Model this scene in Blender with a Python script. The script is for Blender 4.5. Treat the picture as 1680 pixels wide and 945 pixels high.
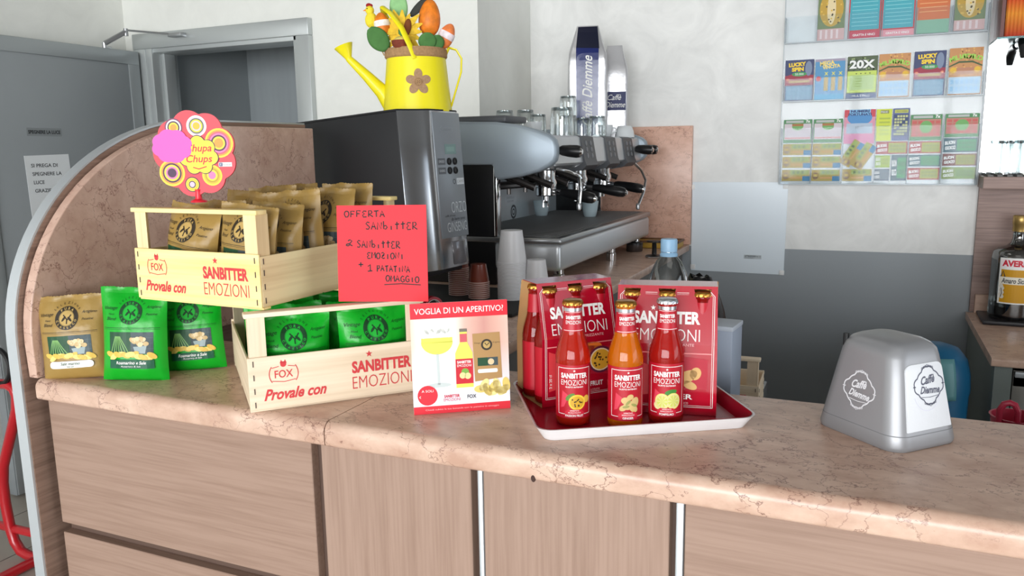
import bpy, bmesh, math, random
from mathutils import Vector, Matrix, noise
for _o in list(bpy.data.objects):
    bpy.data.objects.remove(_o, do_unlink=True)
SC = bpy.context.scene
COL = SC.collection
PI = math.pi
R = math.radians
rnd = random.Random(7)

# ------------------------------------------------------------------ camera
_cd = bpy.data.cameras.new('camera'); CAM = bpy.data.objects.new('camera', _cd); COL.objects.link(CAM)
_cd.sensor_width = 36.0; _cd.lens = 36.0 * 1313.124 / 1680.0; _cd.clip_start = 0.05; _cd.clip_end = 60
_r = Vector((0.91439771, 0.40452281, -0.01543136)); _d = Vector((0.05469186, -0.16121764, -0.98540229)); _f = Vector((-0.40110551, 0.90020563, -0.16954114))
CAM.matrix_world = Matrix(((_r.x, -_d.x, -_f.x, 0), (_r.y, -_d.y, -_f.y, 0), (_r.z, -_d.z, -_f.z, 1.525), (0, 0, 0, 1)))
SC.camera = CAM

# ------------------------------------------------------------------ exposure, world, lights
SC.view_settings.view_transform = 'Standard'; SC.view_settings.look = 'None'
SC.view_settings.exposure = -0.08; SC.view_settings.gamma = 1.0; SC.view_settings.use_curve_mapping = False
SC.cycles.use_denoising = True
SC.cycles.max_bounces = 10; SC.cycles.transparent_max_bounces = 24; SC.cycles.transmission_bounces = 10
SC.cycles.sample_clamp_indirect = 6.0
W = bpy.data.worlds.new('sky'); SC.world = W; W.use_nodes = True
W.node_tree.nodes['Background'].inputs[0].default_value = (0.80, 0.90, 1.0, 1)
W.node_tree.nodes['Background'].inputs[1].default_value = 1.5

def area(name, loc, rot, sx, sy, power, col):
    l = bpy.data.lights.new(name, 'AREA'); l.shape = 'RECTANGLE'; l.size = sx; l.size_y = sy; l.energy = power; l.color = col
    o = bpy.data.objects.new(name, l); COL.objects.link(o); o.location = loc; o.rotation_euler = rot
    return o
# daylight coming in through the shop window behind the viewer
area('window_daylight', (0.4, -5.66, 1.6), (R(90), 0, 0), 6.1, 2.4, 640, (0.97, 0.985, 1.0))
# daylight through the glazed side entrance on the right
area('entrance_daylight', (3.44, 0.6, 1.1), (R(90), 0, R(90)), 2.2, 1.6, 34, (0.97, 0.985, 1.0))
# unseen area lights added overhead as weak ambient fill, no known fixture
area('ceiling_panel_light', (0.2, 0.6, 2.96), (0, 0, 0), 1.2, 1.2, 2.0, (1.0, 0.97, 0.92))
area('ceiling_panel_light', (-1.2, 2.2, 2.96), (0, 0, 0), 0.6, 0.6, 1.5, (1.0, 0.97, 0.92))

# ------------------------------------------------------------------ materials
def lin(c):
    r = []
    for v in c:
        v /= 255.0
        r.append(v / 12.92 if v <= 0.04045 else ((v + 0.055) / 1.055) ** 2.4)
    return (r[0], r[1], r[2], 1.0)
MC = {}
def mat(name, rgb, rough=0.5, metal=0.0, spec=0.5, trans=0.0, ior=1.45, coat=0.0, var=0.0, vscale=20.0, bump=0.0, bscale=60.0, alpha=1.0, stretch=None, emis=None, sss=0.0):
    if name in MC: return MC[name]
    m = bpy.data.materials.new(name); MC[name] = m; m.use_nodes = True
    nt = m.node_tree; b = nt.nodes['Principled BSDF']
    b.inputs['Base Color'].default_value = lin(rgb); b.inputs['Roughness'].default_value = rough; b.inputs['Metallic'].default_value = metal
    b.inputs['Specular IOR Level'].default_value = spec; b.inputs['Transmission Weight'].default_value = trans; b.inputs['IOR'].default_value = ior
    b.inputs['Coat Weight'].default_value = coat; b.inputs['Coat Roughness'].default_value = 0.08
    if alpha < 1: b.inputs['Alpha'].default_value = alpha
    if emis: b.inputs['Emission Color'].default_value = lin(rgb); b.inputs['Emission Strength'].default_value = emis
    if var or bump:
        tc = nt.nodes.new('ShaderNodeTexCoord'); mp = nt.nodes.new('ShaderNodeMapping'); nt.links.new(tc.outputs['Object'], mp.inputs[0])
        if stretch: mp.inputs['Scale'].default_value = stretch
    if var:
        n = nt.nodes.new('ShaderNodeTexNoise'); n.inputs['Scale'].default_value = vscale; n.inputs['Detail'].default_value = 6
        nt.links.new(mp.outputs[0], n.inputs['Vector'])
        mr = nt.nodes.new('ShaderNodeMapRange'); mr.inputs[1].default_value = 0.3; mr.inputs[2].default_value = 0.7; mr.inputs[3].default_value = 1 - var; mr.inputs[4].default_value = 1 + var
        nt.links.new(n.outputs[0], mr.inputs[0])
        mx = nt.nodes.new('ShaderNodeVectorMath'); mx.operation = 'SCALE'; mx.inputs[0].default_value = lin(rgb)[:3]
        nt.links.new(mr.outputs[0], mx.inputs['Scale']); nt.links.new(mx.outputs[0], b.inputs['Base Color'])
    if bump:
        n2 = nt.nodes.new('ShaderNodeTexNoise'); n2.inputs['Scale'].default_value = bscale; n2.inputs['Detail'].default_value = 4
        nt.links.new(mp.outputs[0], n2.inputs['Vector'])
        bp = nt.nodes.new('ShaderNodeBump'); bp.inputs['Strength'].default_value = bump; bp.inputs['Distance'].default_value = 0.004
        nt.links.new(n2.outputs[0], bp.inputs['Height']); nt.links.new(bp.outputs[0], b.inputs['Normal'])
    return m

def thin_glass(name, rgb, refl=0.08, rough=0.03, density=0.0, edge=0.75):
    """clear thin sheet: see-through with fresnel gloss"""
    if name in MC: return MC[name]
    m = bpy.data.materials.new(name); MC[name] = m; m.use_nodes = True; nt = m.node_tree; nt.nodes.clear()
    out = nt.nodes.new('ShaderNodeOutputMaterial'); t = nt.nodes.new('ShaderNodeBsdfTransparent'); g = nt.nodes.new('ShaderNodeBsdfGlossy'); mx = nt.nodes.new('ShaderNodeMixShader')
    t.inputs[0].default_value = lin(rgb); g.inputs[0].default_value = (1, 1, 1, 1); g.inputs['Roughness'].default_value = rough
    lw = nt.nodes.new('ShaderNodeLayerWeight'); lw.inputs[0].default_value = 0.35
    mr = nt.nodes.new('ShaderNodeMapRange'); mr.inputs[3].default_value = refl; mr.inputs[4].default_value = edge
    nt.links.new(lw.outputs['Fresnel'], mr.inputs[0]); nt.links.new(mr.outputs[0], mx.inputs[0]); nt.links.new(t.outputs[0], mx.inputs[1]); nt.links.new(g.outputs[0], mx.inputs[2])
    last = mx
    if density:
        df = nt.nodes.new('ShaderNodeBsdfDiffuse'); df.inputs[0].default_value = lin((235, 238, 240)); m2 = nt.nodes.new('ShaderNodeMixShader'); m2.inputs[0].default_value = density
        nt.links.new(mx.outputs[0], m2.inputs[1]); nt.links.new(df.outputs[0], m2.inputs[2]); last = m2
    nt.links.new(last.outputs[0], out.inputs[0])
    return m

def nd(nt, typ, **kw):
    n = nt.nodes.new(typ)
    for k, v in kw.items(): setattr(n, k, v)
    return n

def marble(name, base, light, vein, scale=1.0):
    m = bpy.data.materials.new(name); MC[name] = m; m.use_nodes = True; nt = m.node_tree; b = nt.nodes['Principled BSDF']; L = nt.links.new
    tc = nd(nt, 'ShaderNodeTexCoord'); mp = nd(nt, 'ShaderNodeMapping'); L(tc.outputs['Object'], mp.inputs[0]); mp.inputs['Scale'].default_value = (scale, scale * 1.5, scale * 1.5)
    n1 = nd(nt, 'ShaderNodeTexNoise'); n1.inputs['Scale'].default_value = 9; n1.inputs['Detail'].default_value = 7; n1.inputs['Roughness'].default_value = 0.6; L(mp.outputs[0], n1.inputs['Vector'])
    ad = nd(nt, 'ShaderNodeVectorMath', operation='MULTIPLY_ADD'); ad.inputs[1].default_value = (0.26, 0.26, 0.26)
    L(n1.outputs['Color'], ad.inputs[0]); L(mp.outputs[0], ad.inputs[2])
    base_n = nd(nt, 'ShaderNodeTexNoise'); base_n.inputs['Scale'].default_value = 16; base_n.inputs['Detail'].default_value = 9; base_n.inputs['Roughness'].default_value = 0.62; L(mp.outputs[0], base_n.inputs['Vector'])
    cr = nd(nt, 'ShaderNodeValToRGB'); cr.color_ramp.elements[0].position = 0.33; cr.color_ramp.elements[1].position = 0.68
    cr.color_ramp.elements[0].color = lin(base); cr.color_ramp.elements[1].color = lin(light); L(base_n.outputs[0], cr.inputs[0])
    col = cr.outputs[0]
    for vs, wd, amt, ms in ((5.0, 0.011, 0.95, 3.7), (11.0, 0.018, 0.8, 5.9)):
        vo = nd(nt, 'ShaderNodeTexVoronoi', feature='DISTANCE_TO_EDGE'); vo.inputs['Scale'].default_value = vs; L(ad.outputs[0], vo.inputs['Vector'])
        r1 = nd(nt, 'ShaderNodeMapRange'); r1.inputs[1].default_value = 0.0; r1.inputs[2].default_value = wd; r1.inputs[3].default_value = 1; r1.inputs[4].default_value = 0; L(vo.outputs['Distance'], r1.inputs[0])
        mn = nd(nt, 'ShaderNodeTexNoise'); mn.inputs['Scale'].default_value = ms; mn.inputs['Detail'].default_value = 3; L(mp.outputs[0], mn.inputs['Vector'])
        r2 = nd(nt, 'ShaderNodeMapRange'); r2.inputs[1].default_value = 0.38; r2.inputs[2].default_value = 0.52; r2.inputs[3].default_value = 0.0; r2.inputs[4].default_value = amt; L(mn.outputs[0], r2.inputs[0])
        mu = nd(nt, 'ShaderNodeMath', operation='MULTIPLY'); L(r1.outputs[0], mu.inputs[0]); L(r2.outputs[0], mu.inputs[1])
        mx = nd(nt, 'ShaderNodeMix', data_type='RGBA'); L(mu.outputs[0], mx.inputs[0]); L(col, mx.inputs[6]); mx.inputs[7].default_value = lin(vein); col = mx.outputs[2]
    L(col, b.inputs['Base Color']); b.inputs['Roughness'].default_value = 0.32
    return m

def wood(name, c1, c2, axis, rough=0.55, fine=1.0):
    """laminate / timber with grain running along the given axis"""
    m = bpy.data.materials.new(name); MC[name] = m; m.use_nodes = True; nt = m.node_tree; b = nt.nodes['Principled BSDF']; L = nt.links.new
    tc = nd(nt, 'ShaderNodeTexCoord'); mp = nd(nt, 'ShaderNodeMapping'); L(tc.outputs['Object'], mp.inputs[0])
    s = [210 * fine] * 3; s['xyz'.index(axis)] = 7.0 * fine; mp.inputs['Scale'].default_value = s
    n1 = nd(nt, 'ShaderNodeTexNoise'); n1.inputs['Scale'].default_value = 1.0; n1.inputs['Detail'].default_value = 5; L(mp.outputs[0], n1.inputs['Vector'])
    mp2 = nd(nt, 'ShaderNodeMapping'); L(tc.outputs['Object'], mp2.inputs[0]); s2 = [46 * fine] * 3; s2['xyz'.index(axis)] = 1.8 * fine; mp2.inputs['Scale'].default_value = s2
    n2 = nd(nt, 'ShaderNodeTexNoise'); n2.inputs['Scale'].default_value = 1.0; n2.inputs['Detail'].default_value = 3; L(mp2.outputs[0], n2.inputs['Vector'])
    ad = nd(nt, 'ShaderNodeMath', operation='MULTIPLY_ADD'); ad.inputs[1].default_value = 0.55; L(n1.outputs[0], ad.inputs[0])
    mu = nd(nt, 'ShaderNodeMath', operation='MULTIPLY'); mu.inputs[1].default_value = 0.45; L(n2.outputs[0], mu.inputs[0]); L(mu.outputs[0], ad.inputs[2])
    cr = nd(nt, 'ShaderNodeValToRGB'); cr.color_ramp.elements[0].position = 0.36; cr.color_ramp.elements[1].position = 0.58
    cr.color_ramp.elements[0].color = lin(c1); cr.color_ramp.elements[1].color = lin(c2); L(ad.outputs[0], cr.inputs[0])
    L(cr.outputs[0], b.inputs['Base Color']); b.inputs['Roughness'].default_value = rough
    return m

def two_tone(name, upper, lower, zsplit, mott=0.07):
    """plastered wall above a painted dado"""
    m = bpy.data.materials.new(name); MC[name] = m; m.use_nodes = True; nt = m.node_tree; b = nt.nodes['Principled BSDF']; L = nt.links.new
    tc = nd(nt, 'ShaderNodeTexCoord'); sp = nd(nt, 'ShaderNodeSeparateXYZ'); L(tc.outputs['Object'], sp.inputs[0])
    gt = nd(nt, 'ShaderNodeMath', operation='GREATER_THAN'); gt.inputs[1].default_value = zsplit; L(sp.outputs[2], gt.inputs[0])
    n = nd(nt, 'ShaderNodeTexNoise'); n.inputs['Scale'].default_value = 5.5; n.inputs['Detail'].default_value = 9; n.inputs['Roughness'].default_value = 0.62; n.inputs['Distortion'].default_value = 0.9; L(tc.outputs['Object'], n.inputs['Vector'])
    mr = nd(nt, 'ShaderNodeMapRange'); mr.inputs[1].default_value = 0.32; mr.inputs[2].default_value = 0.68; mr.inputs[3].default_value = 1 - mott * 1.5; mr.inputs[4].default_value = 1 + mott; L(n.outputs[0], mr.inputs[0])
    sc = nd(nt, 'ShaderNodeVectorMath', operation='SCALE'); sc.inputs[0].default_value = lin(upper)[:3]; L(mr.outputs[0], sc.inputs['Scale'])
    mx = nd(nt, 'ShaderNodeMix', data_type='RGBA'); L(gt.outputs[0], mx.inputs[0]); mx.inputs[6].default_value = lin(lower); L(sc.outputs[0], mx.inputs[7])
    L(mx.outputs[2], b.inputs['Base Color']); b.inputs['Roughness'].default_value = 0.6
    bp = nd(nt, 'ShaderNodeBump'); bp.inputs['Strength'].default_value = 0.25; bp.inputs['Distance'].default_value = 0.004; L(n.outputs[0], bp.inputs['Height']); L(bp.outputs[0], b.inputs['Normal'])
    return m

def flat(rgb, rough=0.5):
    """plain printing ink"""
    return mat('ink_%d_%d_%d' % rgb + ('' if rough == 0.5 else '_r%d' % int(rough * 100)), rgb, rough)

# ------------------------------------------------------------------ mesh builder
def TR(x, y, z): return Matrix.Translation((x, y, z))
def RX(a): return Matrix.Rotation(a, 4, 'X')
def RY(a): return Matrix.Rotation(a, 4, 'Y')
def RZ(a): return Matrix.Rotation(a, 4, 'Z')
def SCL(x, y, z): return Matrix.Diagonal((x, y, z, 1))

class B:
    def __init__(s): s.bm = bmesh.new()
    def _merge(s, t, M, mi):
        if M is not None: bmesh.ops.transform(t, matrix=M, verts=t.verts[:])
        mp = {}
        for v in t.verts: mp[v] = s.bm.verts.new(v.co)
        for f in t.faces:
            try:
                g = s.bm.faces.new([mp[v] for v in f.verts]); g.material_index = mi
            except ValueError: pass
        t.free(); return s
    def box(s, c, d, M=None, bevel=0.0, mi=0, seg=2):
        t = bmesh.new(); bmesh.ops.create_cube(t, size=1.0)
        bmesh.ops.scale(t, vec=d, verts=t.verts[:]); bmesh.ops.translate(t, vec=c, verts=t.verts[:])
        if bevel: bmesh.ops.bevel(t, geom=t.edges[:], offset=bevel, segments=seg, profile=0.5, affect='EDGES', clamp_overlap=True)
        return s._merge(t, M, mi)
    def span(s, x0, x1, y0, y1, z0, z1, **k):
        return s.box(((x0 + x1) / 2, (y0 + y1) / 2, (z0 + z1) / 2), (x1 - x0, y1 - y0, z1 - z0), **k)
    def rings(s, rings, M=None, mi=0, cap=(True, True), closed=True):
        t = bmesh.new(); vs = [[t.verts.new(p) for p in r] for r in rings]; n = len(rings[0])
        for a, b in zip(vs[:-1], vs[1:]):
            for i in range(n if closed else n - 1):
                j = (i + 1) % n
                try: t.faces.new((a[i], a[j], b[j], b[i]))
                except ValueError: pass
        if cap[0]: t.faces.new(list(reversed(vs[0])))
        if cap[1]: t.faces.new(vs[-1])
        return s._merge(t, M, mi)
    def lathe(s, prof, n=28, M=None, mi=0, cap=(True, True), sx=1.0, sy=1.0):
        rs = [[(r * math.cos(2 * PI * i / n) * sx, r * math.sin(2 * PI * i / n) * sy, z) for i in range(n)] for r, z in prof]
        return s.rings(rs, M, mi, cap)
    def cyl(s, p0, p1, r, n=16, mi=0, r1=None):
        p0, p1 = Vector(p0), Vector(p1); d = p1 - p0
        M = TR(*p0) @ d.to_track_quat('Z', 'Y').to_matrix().to_4x4()
        return s.lathe([(r, 0), (r if r1 is None else r1, d.length)], n, M, mi)
    def tube(s, pts, r, n=8, mi=0, closed=False, M=None, flatten=1.0):
        P = [Vector(p) for p in pts]; m = len(P); rr = r if isinstance(r, (list, tuple)) else [r] * m
        T = []
        for i in range(m):
            a = P[i - 1] if (i > 0 or closed) else P[i]; b = P[(i + 1) % m] if (i < m - 1 or closed) else P[i]
            T.append((b - a).normalized())
        u = T[0].orthogonal().normalized(); rings = []
        for i in range(m):
            u = (u - T[i] * u.dot(T[i])).normalized(); w = T[i].cross(u)
            rings.append([tuple(P[i] + (u * math.cos(2 * PI * k / n) + w * math.sin(2 * PI * k / n) * flatten) * rr[i]) for k in range(n)])
        if closed: rings.append(rings[0]); return s.rings(rings, M, mi, (False, False))
        return s.rings(rings, M, mi)
    def prism(s, pts, h, M=None, mi=0, bevel=0.0):
        t = bmesh.new(); a = [t.verts.new((x, y, 0)) for x, y in pts]; f = t.faces.new(a)
        r = bmesh.ops.extrude_face_region(t, geom=[f]); bmesh.ops.translate(t, vec=(0, 0, h), verts=[v for v in r['geom'] if isinstance(v, bmesh.types.BMVert)])
        bmesh.ops.recalc_face_normals(t, faces=t.faces[:])
        if bevel: bmesh.ops.bevel(t, geom=[e for e in t.edges if abs(e.calc_face_angle(0)) > 0.6], offset=bevel, segments=2, profile=0.5, affect='EDGES', clamp_overlap=True)
        return s._merge(t, M, mi)
    def ball(s, c, r, M=None, mi=0, u=20, v=12):
        t = bmesh.new(); bmesh.ops.create_uvsphere(t, u_segments=u, v_segments=v, radius=1.0)
        rr = r if isinstance(r, (list, tuple)) else (r, r, r)
        X = TR(*c) @ SCL(*rr)
        return s._merge(t, (M @ X) if M is not None else X, mi)
    def grid(s, fn, nu, nv, M=None, mi=0):
        t = bmesh.new(); vs = [[t.verts.new(fn(i / nu, j / nv)) for i in range(nu + 1)] for j in range(nv + 1)]
        for j in range(nv):
            for i in range(nu): t.faces.new((vs[j][i], vs[j][i + 1], vs[j + 1][i + 1], vs[j + 1][i]))
        return s._merge(t, M, mi)

def new_obj(name, me, parent=None):
    o = bpy.data.objects.new(name, me); COL.objects.link(o)
    if parent is not None: o.parent = parent
    return o
def obj(name, b, mats, parent=None, smooth=True, ang=35, weld=True):
    if not isinstance(mats, (list, tuple)): mats = [mats]
    bm = b.bm
    if weld: bmesh.ops.remove_doubles(bm, verts=bm.verts[:], dist=1e-6)
    bmesh.ops.recalc_face_normals(bm, faces=bm.faces[:])
    me = bpy.data.meshes.new(name); bm.to_mesh(me); bm.free()
    for m in mats: me.materials.append(m)
    if smooth:
        me.shade_smooth(); me.set_sharp_from_angle(angle=R(ang))
    return new_obj(name, me, parent)
def tag(o, label, cat, group=None, kind=None):
    o['label'] = label; o['category'] = cat
    if group: o['group'] = group
    if kind: o['kind'] = kind
    return o
def thing(name, label, cat, loc=(0, 0, 0), rot=(0, 0, 0), group=None):
    o = bpy.data.objects.new(name, None); COL.objects.link(o); o.empty_display_size = 0.05
    o.location = loc; o.rotation_euler = rot
    return tag(o, label, cat, group)
def struct(name, b, m, parent=None, **k):
    o = obj(name, b, m, parent, **k)
    if parent is None: o['kind'] = 'structure'
    return o
def dup(root, loc=None, rot=None, label=None, group=None):
    r = root.copy(); COL.objects.link(r)
    if loc is not None: r.location = loc
    if rot is not None: r.rotation_euler = rot
    if label: r['label'] = label
    if group: r['group'] = group
    for ch in list(root.children):
        c = ch.copy(); COL.objects.link(c); c.parent = r
        for g in list(ch.children):
            d = g.copy(); COL.objects.link(d); d.parent = c
    return r

# ------------------------------------------------------------------ print: flat inked shapes laid on a surface
_TX = {}
def glyphs(txt, bold=0.0, shear=0.0, space=1.0):
    k = (txt, bold, shear, space)
    if k in _TX: return _TX[k]
    cu = bpy.data.curves.new('lettering', 'FONT'); cu.body = txt; cu.size = 1.0; cu.offset = bold; cu.shear = shear; cu.resolution_u = 3; cu.space_character = space
    o = bpy.data.objects.new('lettering', cu); COL.objects.link(o)
    me = bpy.data.meshes.new_from_object(o)
    vs = [(v.co.x, v.co.y) for v in me.vertices]; fs = [tuple(p.vertices) for p in me.polygons]
    bpy.data.objects.remove(o); bpy.data.meshes.remove(me); bpy.data.curves.remove(cu)
    x0 = min(v[0] for v in vs); x1 = max(v[0] for v in vs); y0 = min(v[1] for v in vs); y1 = max(v[1] for v in vs)
    _TX[k] = (vs, fs, x0, x1, y0, y1); return _TX[k]

class Art:
    def __init__(s): s.items = []
    def _add(s, vs, fs, m, ly): s.items.append((vs, fs, m, ly)); return s
    def poly(s, pts, m, ly=1): return s._add(list(pts), [tuple(range(len(pts)))], m, ly)
    def rect(s, x0, y0, x1, y1, m, ly=1): return s.poly([(x0, y0), (x1, y0), (x1, y1), (x0, y1)], m, ly)
    def rrect(s, x0, y0, x1, y1, r, m, ly=1, rot=0.0):
        pts = []; cx, cy = (x0 + x1) / 2, (y0 + y1) / 2
        for ax, ay, a0 in ((x1 - r, y1 - r, 0), (x0 + r, y1 - r, 90), (x0 + r, y0 + r, 180), (x1 - r, y0 + r, 270)):
            for k in range(5): a = R(a0 + k * 22.5); pts.append((ax + r * math.cos(a), ay + r * math.sin(a)))
        c, q = math.cos(rot), math.sin(rot)
        return s.poly([(cx + (x - cx) * c - (y - cy) * q, cy + (x - cx) * q + (y - cy) * c) for x, y in pts], m, ly)
    def disc(s, cx, cy, rx, m, ly=1, ry=None, n=24, rot=0.0):
        ry = rx if ry is None else ry; c, q = math.cos(rot), math.sin(rot); pts = []
        for k in range(n):
            x, y = rx * math.cos(2 * PI * k / n), ry * math.sin(2 * PI * k / n); pts.append((cx + x * c - y * q, cy + x * q + y * c))
        return s.poly(pts, m, ly)
    def ring(s, cx, cy, r0, r1, m, ly=1, n=28, a0=0, a1=360):
        vs = []; fs = []; full = abs(a1 - a0) >= 360
        for k in range(n + 1): a = R(a0 + (a1 - a0) * k / n); vs += [(cx + r0 * math.cos(a), cy + r0 * math.sin(a)), (cx + r1 * math.cos(a), cy + r1 * math.sin(a))]
        for k in range(n): fs.append((2 * k, 2 * k + 1, 2 * k + 3, 2 * k + 2))
        return s._add(vs, fs, m, ly)
    def line(s, pts, w, m, ly=1, closed=False):
        P = [Vector((p[0], p[1])) for p in pts]
        if closed: P.append(P[0])
        vs = []; fs = []
        for i, p in enumerate(P):
            a = P[i - 1] if i > 0 else (P[-2] if closed else p); b = P[i + 1] if i < len(P) - 1 else (P[1] if closed else p)
            d = (b - a); d = d.normalized() if d.length > 1e-9 else Vector((1, 0)); nn = Vector((-d.y, d.x)) * w / 2
            vs += [tuple(p + nn), tuple(p - nn)]
        for i in range(len(P) - 1): fs.append((2 * i, 2 * i + 1, 2 * i + 3, 2 * i + 2))
        return s._add(vs, fs, m, ly)
    def frame(s, x0, y0, x1, y1, w, m, ly=1):
        return s.rect(x0, y0, x1, y0 + w, m, ly).rect(x0, y1 - w, x1, y1, m, ly).rect(x0, y0, x0 + w, y1, m, ly).rect(x1 - w, y0, x1, y1, m, ly)
    def text(s, txt, cx, cy, h, m, ly=2, w=None, bold=0.0, shear=0.0, rot=0.0, anchor='c', space=1.0):
        vs, fs, x0, x1, y0, y1 = glyphs(txt, bold, shear, space)
        sy = h / (y1 - y0); sx = (w / (x1 - x0)) if w else sy
        ox = {'c': (x0 + x1) / 2, 'l': x0, 'r': x1}[anchor]; oy = (y0 + y1) / 2; c, q = math.cos(rot), math.sin(rot); o = []
        for x, y in vs:
            x, y = (x - ox) * sx, (y - oy) * sy; o.append((cx + x * c - y * q, cy + x * q + y * c))
        return s._add(o, fs, m, ly)
    def arc_text(s, txt, cx, cy, r, h, m, a0, a1, ly=2, bold=0.0, inward=False):
        n = len(txt)
        for i, ch in enumerate(txt):
            if ch == ' ': continue
            a = R(a0 + (a1 - a0) * (i + 0.5) / n)
            s.text(ch, cx + r * math.cos(a), cy + r * math.sin(a), h, m, ly, bold=bold, rot=(a + PI / 2) if inward else (a - PI / 2))
        return s
    def star(s, cx, cy, r, m, ly=1):
        pts = [(cx + (r if k % 2 == 0 else r * 0.42) * math.sin(PI * k / 5), cy + (r if k % 2 == 0 else r * 0.42) * math.cos(PI * k / 5)) for k in range(10)]
        return s.poly(pts, m, ly)
    def build(s, name, parent, fn, eps=0.00025, cut=None):
        """fn(u, v, h) -> 3D point; cut = (us, vs) positions where polygons are divided so they can bend"""
        out = bmesh.new(); mats = []
        for vs, fs, m, ly in s.items:
            if m not in mats: mats.append(m)
            mi = mats.index(m); t = bmesh.new(); tv = [t.verts.new((x, y, 0)) for x, y in vs]
            for f in fs:
                try: t.faces.new([tv[i] for i in f])
                except ValueError: pass
            if cut:
                big = [f for f in t.faces if len(f.verts) > 4]
                if big: bmesh.ops.triangulate(t, faces=big)
                xs = [v.co.x for v in t.verts]; ys = [v.co.y for v in t.verts]; bx = (min(xs), max(xs), min(ys), max(ys))
                for u in cut[0]:
                    if bx[0] < u < bx[1]: bmesh.ops.bisect_plane(t, geom=t.verts[:] + t.edges[:] + t.faces[:], plane_co=(u, 0, 0), plane_no=(1, 0, 0))
                for v in cut[1]:
                    if bx[2] < v < bx[3]: bmesh.ops.bisect_plane(t, geom=t.verts[:] + t.edges[:] + t.faces[:], plane_co=(0, v, 0), plane_no=(0, 1, 0))
            mp = {v: out.verts.new(fn(v.co.x, v.co.y, ly * eps)) for v in t.verts}
            for f in t.faces:
                try: g = out.faces.new([mp[v] for v in f.verts]); g.material_index = mi
                except ValueError: pass
            t.free()
        me = bpy.data.meshes.new(name); out.to_mesh(me); out.free()
        for m in mats: me.materials.append(m)
        return new_obj(name, me, parent)
def on_plane(M):
    """art plane: u -> local x, v -> local y, h -> local z of M"""
    return lambda u, v, h: M @ Vector((u, v, h))
def face_front(x=0, y=0, z=0, lean=0.0):
    """upright sheet looking towards -Y: u -> +X, v -> +Z, h -> -Y"""
    return TR(x, y, z) @ RX(R(90) + lean)
# ------------------------------------------------------------------ room shell
PLASTER = two_tone('plaster_and_dado', (232, 232, 229), (150, 156, 160), 1.072)
PLASTER_W = two_tone('plaster_white', (234, 235, 229), (234, 235, 229), -1.0, 0.03)
GREYDOOR = mat('grey_door_paint', (146, 152, 155), 0.5, var=0.03, vscale=3)
ALU = mat('brushed_aluminium', (194, 199, 199), 0.38, metal=0.55)
ALU_L = mat('pale_anodised_aluminium', (196, 202, 206), 0.42, metal=0.5)
CHROME = mat('chrome', (225, 226, 228), 0.12, metal=1.0)
STEEL = mat('stainless_steel', (176, 178, 180), 0.30, metal=0.9)
BLACK = mat('black_plastic', (22, 22, 24), 0.35)
BLACKM = mat('matt_black', (20, 21, 23), 0.6)
MARBLE = marble('pink_marble', (186, 150, 130), (218, 188, 168), (112, 72, 62))
MARBLE_D = marble('rose_marble_panel', (192, 156, 138), (214, 182, 164), (126, 84, 72), 1.15)
LAM_H = wood('laminate_horizontal_grain', (141, 114, 98), (157, 130, 114), 'x')
LAM_V = wood('laminate_vertical_grain', (145, 118, 102), (160, 133, 117), 'z')
LAM_Y = wood('laminate_end_panel', (124, 98, 84), (152, 124, 108), 'y')
BROWN = mat('brown_recess', (92, 72, 62), 0.6)
TILE = mat('pale_floor_tile', (176, 170, 160), 0.35, var=0.05, vscale=4)
WHITE = mat('white_paint', (236, 236, 234), 0.5)
PAPER = mat('white_paper', (226, 230, 232), 0.7)
INK = flat((52, 54, 60))

b = B(); b.span(-3.8, 3.6, -5.7, 4.9, -0.1, 0.0); struct('floor', b, TILE, smooth=False)
g = B()
for k in range(-11, 11):
    g.span(k * 0.33 - 0.0025, k * 0.33 + 0.0025, -5.4, 4.4, 0.0, 0.0006)
    g.span(-3.6, 3.5, k * 0.33 - 0.0025 + 1.0, k * 0.33 + 0.0025 + 1.0, 0.0, 0.0006)
struct('floor_joints', g, mat('grout', (120, 116, 110), 0.8), smooth=False)
b = B(); b.span(-3.8, 3.6, -5.7, 4.9, 3.0, 3.1); struct('ceiling', b, mat('ceiling_paint', (120, 118, 114), 0.7), smooth=False)
b = B(); b.span(-1.547, 3.6, 3.74, 3.86, 0, 3.0); struct('wall_back', b, PLASTER, smooth=False)
b = B(); b.span(-1.667, -1.547, 3.16, 3.86, 0, 3.0); struct('wall_return', b, PLASTER_W, smooth=False)
b = B(); b.span(-3.6, -3.45, 3.16, 3.28, 0, 3.0); b.span(-2.44, -1.667, 3.16, 3.28, 0, 3.0); b.span(-3.45, -2.44, 3.16, 3.28, 2.10, 3.0)
struct('wall_doorway', b, PLASTER_W, smooth=False)
b = B(); b.span(-3.72, -3.6, -5.7, 4.9, 0, 3.0); struct('wall_left', b, PLASTER_W, smooth=False)
b = B(); b.span(3.5, 3.62, 2.0, 4.0, 0, 3.0); b.span(3.5, 3.62, -5.7, -0.8, 0, 3.0); b.span(3.5, 3.62, -0.8, 2.0, 2.7, 3.0); struct('wall_right', b, mat('taupe_plaster', (112, 106, 100), 0.7), smooth=False)
b = B(); b.span(-3.6, 3.5, -5.62, -5.5, 0, 0.35); b.span(-3.6, 3.5, -5.62, -5.5, 2.85, 3.0); b.span(-3.6, -2.7, -5.62, -5.5, 0.35, 2.85)
struct('wall_front', b, MC['taupe_plaster'], smooth=False)
b = B()
for x in (-2.67, -1.45, -0.25, 0.95, 2.15, 3.45): b.span(x - 0.06, x + 0.06, -5.6, -5.52, 0.35, 2.85)
for z in (0.38, 2.82): b.span(-2.7, 3.48, -5.6, -5.52, z - 0.03, z + 0.03)
o = struct('window_1', b, ALU, smooth=False)
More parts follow.
